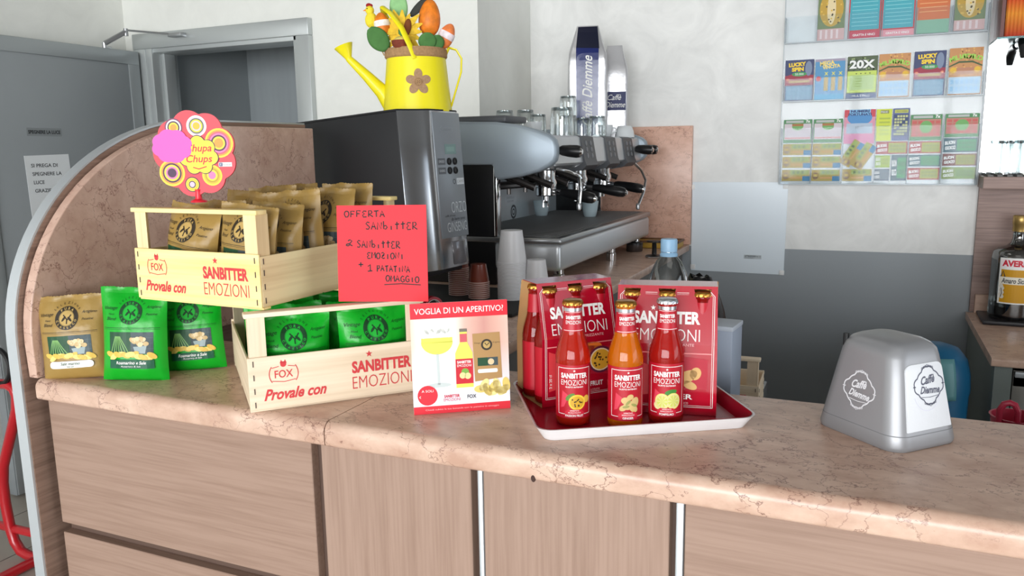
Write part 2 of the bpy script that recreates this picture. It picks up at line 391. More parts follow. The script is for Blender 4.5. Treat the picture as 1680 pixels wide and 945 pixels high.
b = B(); b.span(-3.5, -2.2, 3.95, 4.0, 0, 3.0); b.span(-2.2, -2.15, 3.28, 4.0, 0, 3.0); b.span(-3.6, -3.5, 3.28, 4.0, 0, 3.0)
struct('wall_corridor', b, mat('corridor_grey', (150, 157, 160), 0.6, var=0.05, vscale=1.5, stretch=(14, 1, 1)), smooth=False)

# door: frame in the wall, leaf standing open towards the viewer, closer arm
dr = bpy.data.objects.new('door_1', None); COL.objects.link(dr); dr['kind'] = 'structure'
b = B()
for x0, x1 in ((-3.515, -3.43), (-2.475, -2.40)):
    b.span(x0, x1, 3.125, 3.16, 0, 2.065, bevel=0.004)
b.span(-3.515, -2.40, 3.125, 3.16, 2.065, 2.142, bevel=0.004)
b.span(-3.45, -3.39, 3.13, 3.30, 0, 2.10, bevel=0.004); b.span(-2.50, -2.44, 3.14, 3.30, 0, 2.10, bevel=0.004); b.span(-3.45, -2.44, 3.14, 3.30, 2.045, 2.10, bevel=0.004)
b.span(-3.39, -3.368, 3.19, 3.26, 0, 2.045, bevel=0.003)
obj('door_frame', b, ALU, dr)
b = B()
for z in (1.63, 0.35): b.cyl((-3.418, 3.112, z - 0.05), (-3.418, 3.112, z + 0.05), 0.009, 12); b.span(-3.445, -3.41, 3.118, 3.128, z - 0.05, z + 0.05)
obj('hinge', b, STEEL, dr)
b = B(); b.span(-3.515, -3.467, 2.215, 3.115, 0.01, 2.052, bevel=0.003); lf = obj('door_leaf', b, GREYDOOR, dr)
b = B(); b.span(-3.468, -3.460, 2.22, 3.11, 1.985, 2.05, bevel=0.002); b.span(-3.468, -3.460, 3.045, 3.11, 0.012, 1.985, bevel=0.002); b.span(-3.468, -3.460, 2.22, 2.285, 0.012, 1.985, bevel=0.002)
obj('leaf_border', b, mat('grey_aluminium', (162, 168, 170), 0.42, metal=0.35), lf)
b = B(); b.span(-3.50, -3.475, 2.93, 2.965, 2.045, 2.062, bevel=0.002)
b.cyl((-3.487, 2.935, 2.075), (-3.42, 3.01, 2.135), 0.012, 10); b.cyl((-3.42, 3.01, 2.115), (-3.42, 3.01, 2.15), 0.011, 12)
b.cyl((-3.42, 3.01, 2.143), (-3.20, 3.095, 2.118), 0.005, 8); b.span(-3.225, -3.14, 3.085, 3.127, 2.105, 2.125, bevel=0.003)
b.cyl((-3.487, 2.935, 2.05), (-3.487, 2.935, 2.08), 0.011, 10)
obj('door_closer_arm', b, STEEL, dr)

# notices taped on the door leaf (they face +X)
def on_leaf(y, z): return Matrix(((0, 0, 1, -3.467), (1, 0, 0, y), (0, 1, 0, z), (0, 0, 0, 1)))
M0 = on_leaf(2.434, 1.228)
t = thing('paper_notice', 'white A4 notice asking to switch off the light, taped on the grey door', 'notice', (-3.467, 2.55, 1.228))
b = B(); b.prism([(0.008, 0.0), (0.232, 0.0), (0.223, 0.312), (0.002, 0.306)], 0.0012, M=M0); sh = obj('sheet', b, PAPER, t, smooth=False); sh.matrix_parent_inverse = Matrix.Translation(t.location).inverted()
a = Art()
for i, (s_, x) in enumerate((('SI PREGA DI', 0.03), ('SPEGNERE LA', 0.032), ('LUCE', 0.034), ('GRAZIE', 0.036))):
    a.text(s_, x, 0.262 - i * 0.038, 0.0165, INK, anchor='l', bold=0.012, w=(0.13, 0.145, 0.052, 0.08)[i])
p = a.build('lettering', sh, on_plane(M0 @ TR(0, 0, 0.0012)))
t = thing('door_label', 'small grey printed light-switch label stuck above the A4 notice', 'label', (-3.467, 2.55, 1.62))
M1 = on_leaf(2.462, 1.622)
b = B(); b.prism([(0, 0), (0.172, -0.001), (0.172, 0.036), (0, 0.037)], 0.0008, M=M1); sh = obj('strip', b, mat('label_grey', (134, 140, 142), 0.6), t, smooth=False); sh.matrix_parent_inverse = Matrix.Translation(t.location).inverted()
a = Art().text('SPEGNERE LA LUCE', 0.086, 0.018, 0.0165, flat((38, 40, 44)), w=0.158, bold=0.03)
a.build('lettering', sh, on_plane(M1 @ TR(0, 0, 0.0008)))

# ------------------------------------------------------------------ bar counter
def slab_profile(y0, y1, z0, z1, r):
    pts = [(y1, z0), (y1, z1)]
    for k in range(7): a = R(90 + k * 15); pts.append((y0 + r + r * math.cos(a), z1 - r + r * math.sin(a)))
    r2 = 0.006
    for k in range(4): a = R(180 + k * 30); pts.append((y0 + r2 + r2 * math.cos(a), z0 + r2 + r2 * math.sin(a)))
    return pts
def slab_x(x0, x1, y0, y1, z0, z1, r=0.016):
    b = B(); pr = slab_profile(y0, y1, z0, z1, r)
    b.rings([[(x0, y, z) for y, z in pr], [(x1, y, z) for y, z in pr]]); return b
tag(obj('countertop_slab', slab_x(-1.376, -0.7325, 0.937, 1.30, 1.087, 1.125), MARBLE), 'pink veined marble countertop piece under the crisp bags and crates', 'countertop')
_sl = tag(obj('countertop_slab', slab_x(-0.7305, 2.4, 0.937, 1.30, 1.087, 1.125), MARBLE), 'long pink veined marble countertop under the bottle tray and napkin dispenser', 'countertop')
b = B(); b.ball((-0.391, 0.9385, 1.0905), (0.0035, 0.003, 0.0055)); obj('edge_chip', b, mat('dark_chip', (70, 50, 44), 0.9), _sl)

t = thing('bar_counter', 'wood laminate front of the bar counter below the marble top', 'counter', (0.3, 1.1, 0))
def part(name, b, m, parent, **k):
    o = obj(name, b, m, parent, **k); pl = parent
    inv = Matrix.Identity(4)
    while pl is not None: 
        inv = pl.matrix_basis @ inv if False else inv; pl = pl.parent
    o.matrix_parent_inverse = world_inv(parent)
    return o
def world_inv(p):
    M = Matrix.Identity(4); q = p
    while q is not None:
        Mb = Matrix.LocRotScale(q.location, q.rotation_euler, q.scale); M = q.matrix_parent_inverse @ Mb @ M if q.parent else Mb @ M; q = q.parent
    return M.inverted()
b = B(); b.span(-1.376, 2.4, 0.976, 1.285, 0.0, 1.0865); part('carcass', b, BROWN, t, smooth=False)
for x0, x1, z0, z1, m in ((-1.376, -0.775, 0.838, 1.0865, LAM_H), (-1.376, -0.775, 0.05, 0.818, LAM_H), (-0.756, -0.496, 0.05, 1.0865, LAM_V), (-0.476, -0.211, 0.05, 1.0865, LAM_V), (-0.191, 2.4, 0.05, 1.0865, LAM_H)):
    b = B(); b.span(x0, x1, 0.958, 0.9765, z0, z1, bevel=0.0012, seg=1); part('panel', b, m, t, smooth=False)
for x0, x1 in ((-0.486, -0.4775), (-0.203, -0.1925)):
    b = B(); b.span(x0, x1, 0.958, 0.9765, 0.05, 1.0865, bevel=0.003); part('trim_strip', b, ALU_L, t)

# arched end panel: laminate core, aluminium edge strip, marble facing on the bar side
def arch(yf, zc, yc, ry, rz, ye, zb, n=26):
    pts = [(yf, zb)]
    for k in range(n + 1): a = R(180 - 90 * k / n); pts.append((yc + ry * math.cos(a), zc + rz * math.sin(a)))
    pts += [(ye, zc + rz), (ye, zb)]
    return pts
YZ = Matrix(((0, 0, 1, 0), (1, 0, 0, 0), (0, 1, 0, 0), (0, 0, 0, 1)))   # (u,v,h) -> (h,u,v)
t = thing('end_panel', 'arched end panel of the bar faced in rose marble with silver edge', 'panel', (-1.40, 1.35, 0))
b = B(); b.prism(arch(0.934, 1.19, 1.42, 0.486, 0.411, 1.79, 0.0), 0.026, M=TR(-1.428, 0, 0) @ YZ); part('core_panel', b, LAM_Y, t, ang=20)
b = B(); b.prism(arch(0.943, 1.19, 1.42, 0.479, 0.401, 1.79, 1.1255), 0.022, M=TR(-1.3985, 0, 0) @ YZ, bevel=0.002); part('marble_facing', b, MARBLE_D, t, ang=20)
oa = arch(0.9295, 1.19, 1.42, 0.4905, 0.4155, 1.79, 0.0)[:-1]; ia = arch(0.9335, 1.19, 1.42, 0.4865, 0.4115, 1.79, 0.0)[:-1]
b = B(); b.rings([[(-1.430, o_[0], o_[1]), (-1.4035, o_[0], o_[1]), (-1.4035, i_[0], i_[1]), (-1.430, i_[0], i_[1])] for o_, i_ in zip(oa, ia)])
part('edge_strip', b, ALU_L, t, ang=50)
# ------------------------------------------------------------------ crisp bags
GOLD_FILM = mat('gold_film', (158, 128, 68), 0.38, spec=0.5, var=0.05, vscale=9, bump=0.35, bscale=45)
GREEN_FILM = mat('green_film', (10, 164, 36), 0.34, spec=0.5, var=0.05, vscale=9, bump=0.35, bscale=45)
P_DARK = flat((48, 40, 30)); P_FIELD = flat((24, 74, 44)); P_ROW = flat((120, 168, 96)); P_PLANK = flat((62, 78, 82)); P_PLANK2 = flat((84, 100, 104))
P_POT = flat((222, 200, 158)); P_POT2 = flat((198, 170, 120)); P_BOWL = flat((150, 166, 168)); P_CHIP = flat((240, 214, 120)); P_CHIP2 = flat((222, 184, 82))
P_WHITE = flat((240, 240, 236)); P_BAN = flat((10, 86, 58)); P_GOLDINK = flat((190, 160, 96)); P_GREENINK = flat((16, 170, 48)); P_DGREEN = flat((8, 60, 28))

def bag_shape(w, h, T, seed):
    def half(u, v):
        gb = min(1.0, max(0.0, (v + 0.02) / 0.16)) ** 0.6; gt = min(1.0, max(0.0, (0.93 - v) / 0.30)) ** 0.75
        return T / 2 * max(0.0, 1 - abs(u) ** 2.4) ** 0.65 * gb * gt
    def pt(u, v, sgn, h_=0.0):
        x = u * w / 2 * (1 - 0.05 * math.sin(PI * min(1, v / 0.93)) * min(1, T / 0.05)); z = v * h
        n = noise.noise(Vector((u * 2.1 + seed, v * 3.3, sgn * 3.1))); n2 = noise.noise(Vector((u * 6 + seed * 2, v * 5, sgn)))
        e = half(u, v); wr = (n * 0.004 + n2 * 0.0016) * (1 - abs(u) ** 4) * min(1, 2.2 * max(0, 0.95 - v) + 0.12)
        fold = 0.004 * math.sin(u * 7 + seed) * max(0, v - 0.78) / 0.22
        z += 0.004 * noise.noise(Vector((u * 2 + seed, 9, 0))) * max(0, v - 0.6) * 2
        return Vector((x, sgn * (e + max(wr, -e * 0.8) + h_) + fold + 0.002 * n, z))
    return pt

def bag_art(kind, w, h):
    a = Art(); s = w / 0.12; k = h / 0.155
    dk = P_DARK if kind == 'gold' else P_DGREEN; film = P_GOLDINK if kind == 'gold' else P_GREENINK
    cy = 0.114 * k
    a.disc(0, cy, 0.0205 * s, dk, 1, n=32).ring(0, cy, 0.0132 * s, 0.0138 * s, film, 2).disc(0, cy, 0.0128 * s, film, 2, n=24)
    a.line([(0.001, cy - 0.010 * s), (0.001, cy - 0.002 * s), (-0.006 * s, cy + 0.006 * s)], 0.0022, dk, 3); a.line([(0.001, cy - 0.004 * s), (0.008 * s, cy + 0.006 * s)], 0.0022, dk, 3)
    a.disc(-0.005 * s, cy - 0.001, 0.0055 * s, dk, 3, ry=0.002 * s, rot=0.9); a.disc(0.006 * s, cy - 0.002, 0.0055 * s, dk, 3, ry=0.002 * s, rot=-0.8)
    a.arc_text('PURA', 0, cy, 0.0168 * s, 0.0042 * s, film, 135, 45, 3, bold=0.03); a.arc_text('CLASSICO', 0, cy, 0.0168 * s, 0.0038 * s, film, 185, 355, 3, bold=0.03, inward=True)
    a.arc_text('SELEZIONE', 0, cy, 0.0265 * s, 0.0035 * s, dk, 150, 30, 2)
    a.text('Vintage', -0.037 * s, cy + 0.007, 0.0080, dk, 2, shear=0.35, w=0.025 * s, rot=0.05); a.text('Hand', -0.035 * s, cy - 0.003, 0.0034, dk, 2, shear=0.2); a.text('Blend', -0.034 * s, cy - 0.011, 0.0056, dk, 2, shear=0.3)
    a.text('Artigiano', 0.038 * s, cy + 0.009, 0.0066, dk, 2, shear=0.35, w=0.024 * s); a.text('Patatine', 0.036 * s, cy - 0.003, 0.0040, dk, 2, shear=0.2)
    a.rect(-0.050 * s, 0.0885 * k, 0.050 * s, 0.0893 * k, dk, 1); a.rect(-0.050 * s, 0.0862 * k, 0.050 * s, 0.0866 * k, dk, 1)
    x0, x1, y0, y1 = -0.038 * s, 0.040 * s, 0.046 * k, 0.082 * k; xm = 0.002
    a.rect(x0, y0, xm, y1, P_FIELD, 1); a.rect(xm, y0, x1, y1, P_PLANK, 1)
    for j in range(7):
        xb = x0 + (xm - x0) * (j + 0.5) / 7; xt = (x0 + xm) / 2 - 0.004 + (xb - (x0 + xm) / 2) * 0.25
        a.line([(xb, y0), (xt, y1 - 0.007 * k)], 0.0016, P_ROW, 2)
    for j in range(1, 4): a.rect(xm, y0 + (y1 - y0) * j / 4 - 0.0004, x1, y0 + (y1 - y0) * j / 4 + 0.0004, P_PLANK2, 2)
    a.poly([(0.006 * s, y0 + 0.012 * k), (0.030 * s, y0 + 0.014 * k), (0.027 * s, y0 + 0.001), (0.010 * s, y0 + 0.001)], P_BOWL, 3)
    r2 = random.Random(5)
    for j in range(9):
        a.disc(0.004 * s + 0.003 * s * j + r2.uniform(-0.002, 0.002), y0 + (0.016 + r2.uniform(0, 0.010)) * k, 0.0052 * s, P_POT if j % 2 else P_POT2, 4, ry=0.0040 * s, n=12, rot=r2.uniform(0, 3))
    for j in range(11):
        cx = x0 + 0.002 + (x1 - x0 - 0.004) * j / 10; a.disc(cx, (0.043 + r2.uniform(-0.003, 0.003)) * k, 0.0088 * s, P_CHIP if j % 2 else P_CHIP2, 5 + j % 3, ry=0.0045 * k, n=12, rot=r2.uniform(-0.6, 0.6))
    if kind == 'gold':
        a.rrect(-0.036 * s, 0.022 * k, 0.041 * s, 0.035 * k, 0.006 * k, P_WHITE, 9); a.text('Sale marino', 0.002, 0.0305 * k, 0.0058, P_FIELD, 12, shear=0.25, w=0.034 * s); a.text('Sea salt', 0.002, 0.0249 * k, 0.0032, P_FIELD, 12, shear=0.2)
    else:
        a.rect(-0.036 * s, 0.022 * k, 0.041 * s, 0.0365 * k, P_BAN, 9); a.text('Rosmarino e Sale', 0.003, 0.0318 * k, 0.0056, P_WHITE, 12, shear=0.25, w=0.052 * s, bold=0.015); a.text('Rosemary & Salt', 0.003, 0.0254 * k, 0.0036, P_WHITE, 12, shear=0.2, w=0.034 * s)
    return a

def make_bag(kind, w, h, T, seed, name='crisp_bag'):
    t = thing(name, '', 'crisp bag'); pt = bag_shape(w, h, T, seed); film = GOLD_FILM if kind == 'gold' else GREEN_FILM
    N, Mv = 22, 26; b = B(); vs = 0.94
    b.grid(lambda i, j: pt(i * 2 - 1, j * vs, -1), N, Mv); b.grid(lambda i, j: pt(1 - i * 2, j * vs, 1), N, Mv)
    b.grid(lambda i, j: (pt(i * 2 - 1, 0, -1) * (1 - j) + pt(i * 2 - 1, 0, 1) * j), N, 2)
    body = obj('film_body', b, film, t, ang=60, weld=True)
    b = B()
    def seal(i, j, sg):
        p = pt(i * 2 - 1, vs + j * (1 - vs), sg); p.y += sg * 0.0006 + 0.0012 * math.sin(j * 40); p.z += (0.0012 if int(i * 44) % 2 else 0) * (j > 0.9); return p
    b.grid(lambda i, j: seal(i, j, -1), 44, 6); b.grid(lambda i, j: seal(1 - i, j, 1), 44, 6)
    obj('top_seal', b, film, t, ang=60)
    us = [w / 2 * (k / 20 * 2 - 1) for k in range(1, 20)]; vv = [h * k / 28 for k in range(1, 28)]
    bag_art(kind, w, h).build('print', body, lambda u, v, hh: pt(max(-1, min(1, u / (w / 2 * 0.965))), v / h, -1, 0.0004 + hh), eps=0.0003, cut=(us, vv))
    return t
def put(o, loc, yaw=0.0, lean=0.0, roll=0.0):
    o.location = loc; o.rotation_mode = 'XYZ'
    o.rotation_euler = (Matrix.Rotation(yaw, 3, 'Z') @ Matrix.Rotation(lean, 3, 'X') @ Matrix.Rotation(roll, 3, 'Y')).to_euler()
    return o
CT = 1.1253
goldA = make_bag('gold', 0.122, 0.152, 0.040, 1.3); put(goldA, (-1.312, 0.976, CT), R(23), R(-5), R(-3)); goldA['label'] = 'gold crisp bag standing alone at the end of the counter by the silver edge'
greenA = make_bag('green', 0.122, 0.168, 0.044, 4.1); put(greenA, (-1.197, 1.006, CT), R(22), R(-6), R(1)); greenA['label'] = 'green crisp bag standing on the counter right beside the gold one'
greenB = make_bag('green', 0.116, 0.150, 0.040, 7.7); put(greenB, (-1.150, 1.100, CT), R(31), R(-4), R(-2)); greenB['label'] = 'green crisp bag half hidden behind another, against the lower crate side'
for o in (goldA, greenA, greenB): o['group'] = 'crisp bags loose on the counter'

# ------------------------------------------------------------------ wooden crates
PINE = wood('pale_poplar_crate', (220, 198, 168), (238, 220, 194), 'x', 0.65, 0.5)
PINE_Y = wood('yellowed_poplar_crate', (230, 204, 130), (248, 228, 164), 'x', 0.65, 0.5)
RED_STAMP = flat((206, 62, 66), 0.7); STAPLE = mat('rusty_staple', (92, 82, 76), 0.5, metal=0.5)
def crate_art(W):
    a = Art(); s = W / 0.275
    fx = -0.086 * s; fy = 0.058
    a.text('FOX', fx, fy, 0.0125, RED_STAMP, 2, w=0.028, bold=0.01); a.ring(fx, fy, 0.0215, 0.0228, RED_STAMP, 1, a0=-35, a1=35); a.ring(fx, fy, 0.0215, 0.0228, RED_STAMP, 1, a0=145, a1=215)
    a.line([(fx - 0.018, fy - 0.0105), (fx, fy - 0.013), (fx + 0.018, fy - 0.0105)], 0.0012, RED_STAMP); a.line([(fx - 0.018, fy + 0.0105), (fx - 0.007, fy + 0.0125)], 0.0012, RED_STAMP); a.line([(fx + 0.018, fy + 0.0105), (fx + 0.007, fy + 0.0125)], 0.0012, RED_STAMP)
    a.disc(fx, fy + 0.0155, 0.0046, RED_STAMP, 1, n=14); a.poly([(fx - 0.0055, fy + 0.017), (fx - 0.003, fy + 0.023), (fx - 0.0005, fy + 0.018)], RED_STAMP); a.poly([(fx + 0.0055, fy + 0.017), (fx + 0.003, fy + 0.023), (fx + 0.0005, fy + 0.018)], RED_STAMP)
    a.text('Provale con', -0.070 * s, 0.026, 0.0185, RED_STAMP, 2, w=0.094 * s, shear=0.38, bold=0.028)
    a.text('SANBITTER', 0.066 * s, 0.0545, 0.0205, RED_STAMP, 2, w=0.096 * s, bold=0.04); a.text('EMOZIONI', 0.066 * s, 0.0285, 0.0205, RED_STAMP, 2, w=0.096 * s, bold=-0.012); a.star(0.046 * s, 0.0745, 0.0058, RED_STAMP)
    return a
def make_crate(label, W, D, H, pine, loc, yaw, rail=0.088, rear=True):
    t = thing('wooden_crate', label, 'crate', loc, (0, 0, yaw), 'wooden crates of crisp bags'); th = 0.004
    b = B()
    for k in range(5): b.span(-W / 2 + 0.002, W / 2 - 0.002, 0.002 + k * (D - 0.004) / 5, 0.002 + (k + 0.93) * (D - 0.004) / 5, 0.003, 0.008)
    for y in (0.004, D / 2, D - 0.02): b.span(-W / 2, W / 2, y, y + 0.016, 0, 0.003)
    obj('floor_slats', b, pine, t, smooth=False)
    fr = None
    for nm, y in (('end_board', 0.0), ('end_board', D - th)):
        b = B(); b.span(-W / 2, W / 2, y, y + th, 0.003, rail, bevel=0.0008, seg=1); o = obj(nm, b, pine, t, smooth=False); fr = fr or o
    for sx in (-1, 1):
        b = B(); b.span(min(sx * W / 2, sx * (W / 2 - th)), max(sx * W / 2, sx * (W / 2 - th)), th, D - th, 0.004, rail - 0.004, bevel=0.0008, seg=1); obj('side_board', b, mat_y(pine), t, smooth=False)
        for y, sy in (((th, 1), (D - th, -1)) if rear else ((th, 1),)):
            b = B(); x = sx * (W / 2 - th); b.prism([(x, y), (x - sx * 0.026, y), (x, y + sy * 0.026)], H - 0.010, M=TR(0, 0, 0.003)); obj('corner_post', b, mat_z(pine), t, smooth=False)
    for y in ((0.0, D - 0.024) if rear else (0.0,)):
        b = B(); b.span(-W / 2 - 0.001, W / 2 + 0.001, y, y + 0.024, H - 0.0075, H, bevel=0.0015); obj('top_bar', b, pine, t)
    pr = crate_art(W).build('stamped_print', fr, on_plane(face_front(0, -0.0003, 0)), eps=0.0001)
    b = B()
    for x in (-W / 2 + 0.008, W / 2 - 0.008):
        for z in (0.012, 0.034, 0.056, 0.078): b.box((x, -0.0004, z), (0.0014, 0.0012, 0.009), M=None)
    for y in (0.010, D - 0.012):
        for z in (0.014, 0.036, 0.058, 0.076): b.box((W / 2 + 0.0003, y, z), (0.0012, 0.0014, 0.009))
    obj('staple', b, STAPLE, fr, smooth=False)['kind'] = 'stuff'
    return t
def _rewood(src, axis, base):
    nm = src.name + '_' + axis
    if nm in MC: return MC[nm]
    cols = {'pale_poplar_crate': ((216, 194, 164), (234, 214, 186)), 'yellowed_poplar_crate': ((214, 188, 140), (236, 216, 168))}[src.name]
    return wood(nm, cols[0], cols[1], axis, 0.65, 0.5)
def mat_y(p): return _rewood(p, 'y', p)
def mat_z(p): return _rewood(p, 'z', p)
LC = (-0.768, 1.035); lyaw = R(47)
make_crate('lower wooden crate of green crisp bags standing at an angle on the counter', 0.285, 0.335, 0.158, PINE, (LC[0], LC[1], CT), lyaw)
UC = (-0.9935, 0.966); uyaw = R(-2.0); UZ = CT + 0.159
make_crate('upper wooden crate of gold crisp bags stacked on the lower crate', 0.275, 0.385, 0.156, PINE_Y, (UC[0], UC[1], UZ), uyaw)

def in_crate(org, yaw, x, y, z=0.0085):
    c, s = math.cos(yaw), math.sin(yaw); return (org[0] + x * c - y * s, org[1] + x * s + y * c, org[2] + z)
g1 = make_bag('gold', 0.118, 0.150, 0.052, 2.2); g2 = make_bag('gold', 0.118, 0.152, 0.050, 5.9)
U = (UC[0], UC[1], UZ); first = {}
rows = [('front row left', -0.060, 0.048), ('front row right', 0.066, 0.046)]
names_row = ['at the handle opening, {} of the pair', 'in the second row, {} column', 'in the third row, {} column', 'in the fourth row, {} column', 'in the last row, {} column']
for k in range(5):
    for c_, (x, sd) in enumerate(((-0.063, 'left'), (0.064, 'right'))):
        src = (g1, g2)[(k + c_) % 2]
        lb = 'gold crisp bag in the upper crate ' + names_row[k].format(sd)
        o = src if id(src) not in first else dup(src); first[id(src)] = 1
        put(o, in_crate(U, uyaw, x + rnd.uniform(-0.001, 0.001), 0.046 + 0.070 * k, 0.0087), uyaw + rnd.uniform(-0.03, 0.03), R(rnd.uniform(-4, 2)) - 0.02, R(rnd.uniform(-4, 4)) if k else R((9, 5)[c_]))
        if k >= 2: o.scale = (1, 1, 1.06 + 0.02 * k)
        o['label'] = lb; o['group'] = 'gold crisp bags in the upper crate'
q1 = make_bag('green', 0.122, 0.136, 0.050, 3.4); q2 = make_bag('green', 0.122, 0.138, 0.050, 8.8)
Lo = (LC[0], LC[1], CT); first = {}
for k in range(4):
    for c_, (x, sd) in enumerate(((-0.066, 'left'), (0.066, 'right'))):
        src = (q1, q2)[(k + c_) % 2]; o = src if id(src) not in first else dup(src); first[id(src)] = 1
        put(o, in_crate(Lo, lyaw, x, 0.046 + 0.074 * k, 0.0087), lyaw + rnd.uniform(-0.05, 0.05), R(rnd.uniform(-3, 2)), R(rnd.uniform(-2, 2)))
        o['label'] = 'green crisp bag in the lower crate ' + names_row[k if k < 3 else 4].format(sd); o['group'] = 'green crisp bags in the lower crate'

# ------------------------------------------------------------------ handwritten red card
CARD = mat('red_card', (240, 36, 50), 0.6); PEN = flat((36, 10, 16), 0.6)
STK = {  # strokes on a 0..1 box
 'O': [[(.5, 1), (.1, .8), (0, .45), (.25, .02), (.7, .05), (.98, .45), (.85, .85), (.5, 1)]], 'F': [[(.1, 0), (.15, 1), (.95, .95)], [(.12, .52), (.75, .5)]], 'E': [[(.95, .95), (.35, 1), (.1, .75), (.5, .55), (.1, .35), (.25, .03), (.95, .08)]],
 'R': [[(.1, 0), (.15, 1), (.7, .95), (.85, .72), (.6, .5), (.15, .45), (1.05, 0)]], 'T': [[(.5, 0), (.5, 1)], [(0, .92), (1, 1)]], 'A': [[(0, 0), (.45, 1), (.95, 0)], [(.15, .38), (.85, .38)]],
 'S': [[(.9, .9), (.45, 1), (.12, .78), (.5, .55), (.9, .3), (.6, .02), (.05, .1)]], 'N': [[(.05, 0), (.1, 1), (.85, .1), (.95, 1)]], 'K': [[(.1, 0), (.12, 1)], [(.85, .95), (.15, .5), (.9, 0)]],
 'b': [[(.15, 1.1), (.15, .05), (.6, 0), (.9, .25), (.6, .5), (.15, .4)]], 'i': [[(.5, 0), (.5, .55)]], 't': [[(.5, 0), (.5, 1.05)], [(.05, .68), (1, .75)]], 'e': [[(.15, .3), (.85, .35), (.6, .62), (.2, .5), (.15, .15), (.5, 0), (.95, .1)]],
 'M': [[(.02, 0), (.1, 1), (.5, .45), (.9, 1), (.98, 0)]], 'Z': [[(.1, .85), (.5, 1), (.85, .8), (.15, .12), (.5, .02), (.95, .1)], [(.2, .5), (.85, .5)]], 'I': [[(.5, 0), (.5, .8)]], 'P': [[(.2, 0), (.25, 1), (.8, .95), (.9, .7), (.7, .5), (.2, .48)]],
 'G': [[(.9, .85), (.5, 1), (.1, .7), (.1, .25), (.5, 0), (.92, .12), (.92, .45), (.55, .45)]], '2': [[(.3, .8), (.6, 1), (.9, .8), (.6, .4), (.05, .25), (0, .1), (.3, 0), (.6, .2), (.95, .0)]], '1': [[(.2, .7), (.6, 1), (.6, .05)], [(.15, .0), (.95, .05)]], '+': [[(.5, .1), (.5, .95)], [(.05, .52), (.95, .52)]]}
def scribble(a, txt, x, y, h, w, pen, lw, rise=0.0):
    n = len(txt); cw = w / n; r3 = random.Random(len(txt))
    for i, ch in enumerate(txt):
        if ch == ' ': continue
        x0 = x + i * cw; y0 = y + rise * i * cw + r3.uniform(-0.06, 0.06) * h
        for st in STK[ch]: a.line([(x0 + p[0] * cw * 0.80, y0 + p[1] * h) for p in st], lw, pen, 1)
t = thing('offer_card', 'red square card with a handwritten aperitif offer standing on the lower crate', 'card')
put(t, (-0.711, 1.083, UZ + 0.002), R(19), R(-3))
b = B(); b.prism([(-0.0745, 0), (0.0735, 0), (0.0735, 0.1555), (-0.0725, 0.1555)], 0.0012, M=face_front()); sh = obj('card_sheet', b, CARD, t, smooth=False)
a = Art(); lw = 0.0022
scribble(a, 'OFFERTA', -0.0600, 0.1370, 0.0100, 0.068, PEN, lw); scribble(a, 'SANbittER', -0.0260, 0.1170, 0.0118, 0.086, PEN, lw, -0.01)
scribble(a, '2', -0.0590, 0.0910, 0.0100, 0.014, PEN, lw); scribble(a, 'SANbittER', -0.0410, 0.0880, 0.0115, 0.072, PEN, lw, -0.03)
scribble(a, 'EMOZIONI', -0.0250, 0.0700, 0.0100, 0.062, PEN, lw, -0.02); scribble(a, '+', -0.040, 0.0560, 0.009, 0.011, PEN, lw); scribble(a, '1', -0.0260, 0.0500, 0.011, 0.012, PEN, lw); scribble(a, 'PATATINA', -0.0100, 0.0490, 0.0100, 0.056, PEN, lw, -0.03)
scribble(a, 'OMAGGIO', 0.0050, 0.0330, 0.0100, 0.056, PEN, lw, -0.04); a.line([(0.002, 0.0275), (0.030, 0.0290), (0.062, 0.0270)], 0.0018, PEN)
a.build('handwriting', sh, on_plane(face_front(0, -0.0013, 0)), eps=0.0001)

# ------------------------------------------------------------------ lollipop sign on the crate
t = thing('lollipop_sign', 'red flower-shaped sweet advertising sign on a small stem above the gold bags', 'sign')
put(t, (-1.053, 1.046, UZ + 0.161), R(20), 0.0)
b = B(); b.lathe([(0.014, 0), (0.013, 0.003), (0.006, 0.006), (0.0045, 0.016), (0.0055, 0.022)], 20); obj('stem', b, mat('red_plastic', (226, 40, 58), 0.3), t)
SIGN = mat('sign_red', (218, 36, 54), 0.4); C = 0.0825
def scal(n, r0, amp, sx=1.0, ph=0.0, N=132):
    return [(sx * (r0 + amp * abs(math.cos(n * (2 * PI * k / N + ph) / 2)) ** 0.8) * math.cos(2 * PI * k / N), (r0 + amp * abs(math.cos(n * (2 * PI * k / N + ph) / 2)) ** 0.8) * math.sin(2 * PI * k / N)) for k in range(N)]
b = B(); b.prism(scal(9, 0.0655, 0.0075, 1.0, 0.35), 0.004, M=face_front(0, 0.002, C)); bd = obj('flower_board', b, SIGN, t, ang=50)
Y1 = flat((252, 222, 62)); O1 = flat((238, 150, 60)); P1 = flat((238, 120, 170)); K1 = flat((70, 40, 70)); G1 = flat((208, 176, 50)); V1 = flat((206, 186, 206)); D1 = flat((200, 40, 50))
a = Art()
def pop(cx, cy, r, cols, ly=2):
    for i, c_ in enumerate(cols): a.disc(cx, cy, r * (1 - i * 0.78 / len(cols)), c_, ly + i, n=26)
pop(0.007, 0.046, 0.0175, [P_WHITE, V1, flat((96, 110, 80)), Y1, V1, G1]); pop(0.044, 0.017, 0.0245, [Y1, O1, flat((240, 90, 110)), P1, K1, Y1, O1]); pop(-0.033, 0.044, 0.0155, [flat((120, 60, 90)), P_WHITE, K1, Y1, O1])
pop(-0.042, -0.032, 0.0225, [Y1, O1, K1, Y1, P1, K1]); pop(-0.008, -0.052, 0.0130, [K1, Y1, G1, Y1, K1, V1]); pop(0.028, -0.037, 0.0175, [Y1, G1, flat((180, 150, 40)), Y1, P1])
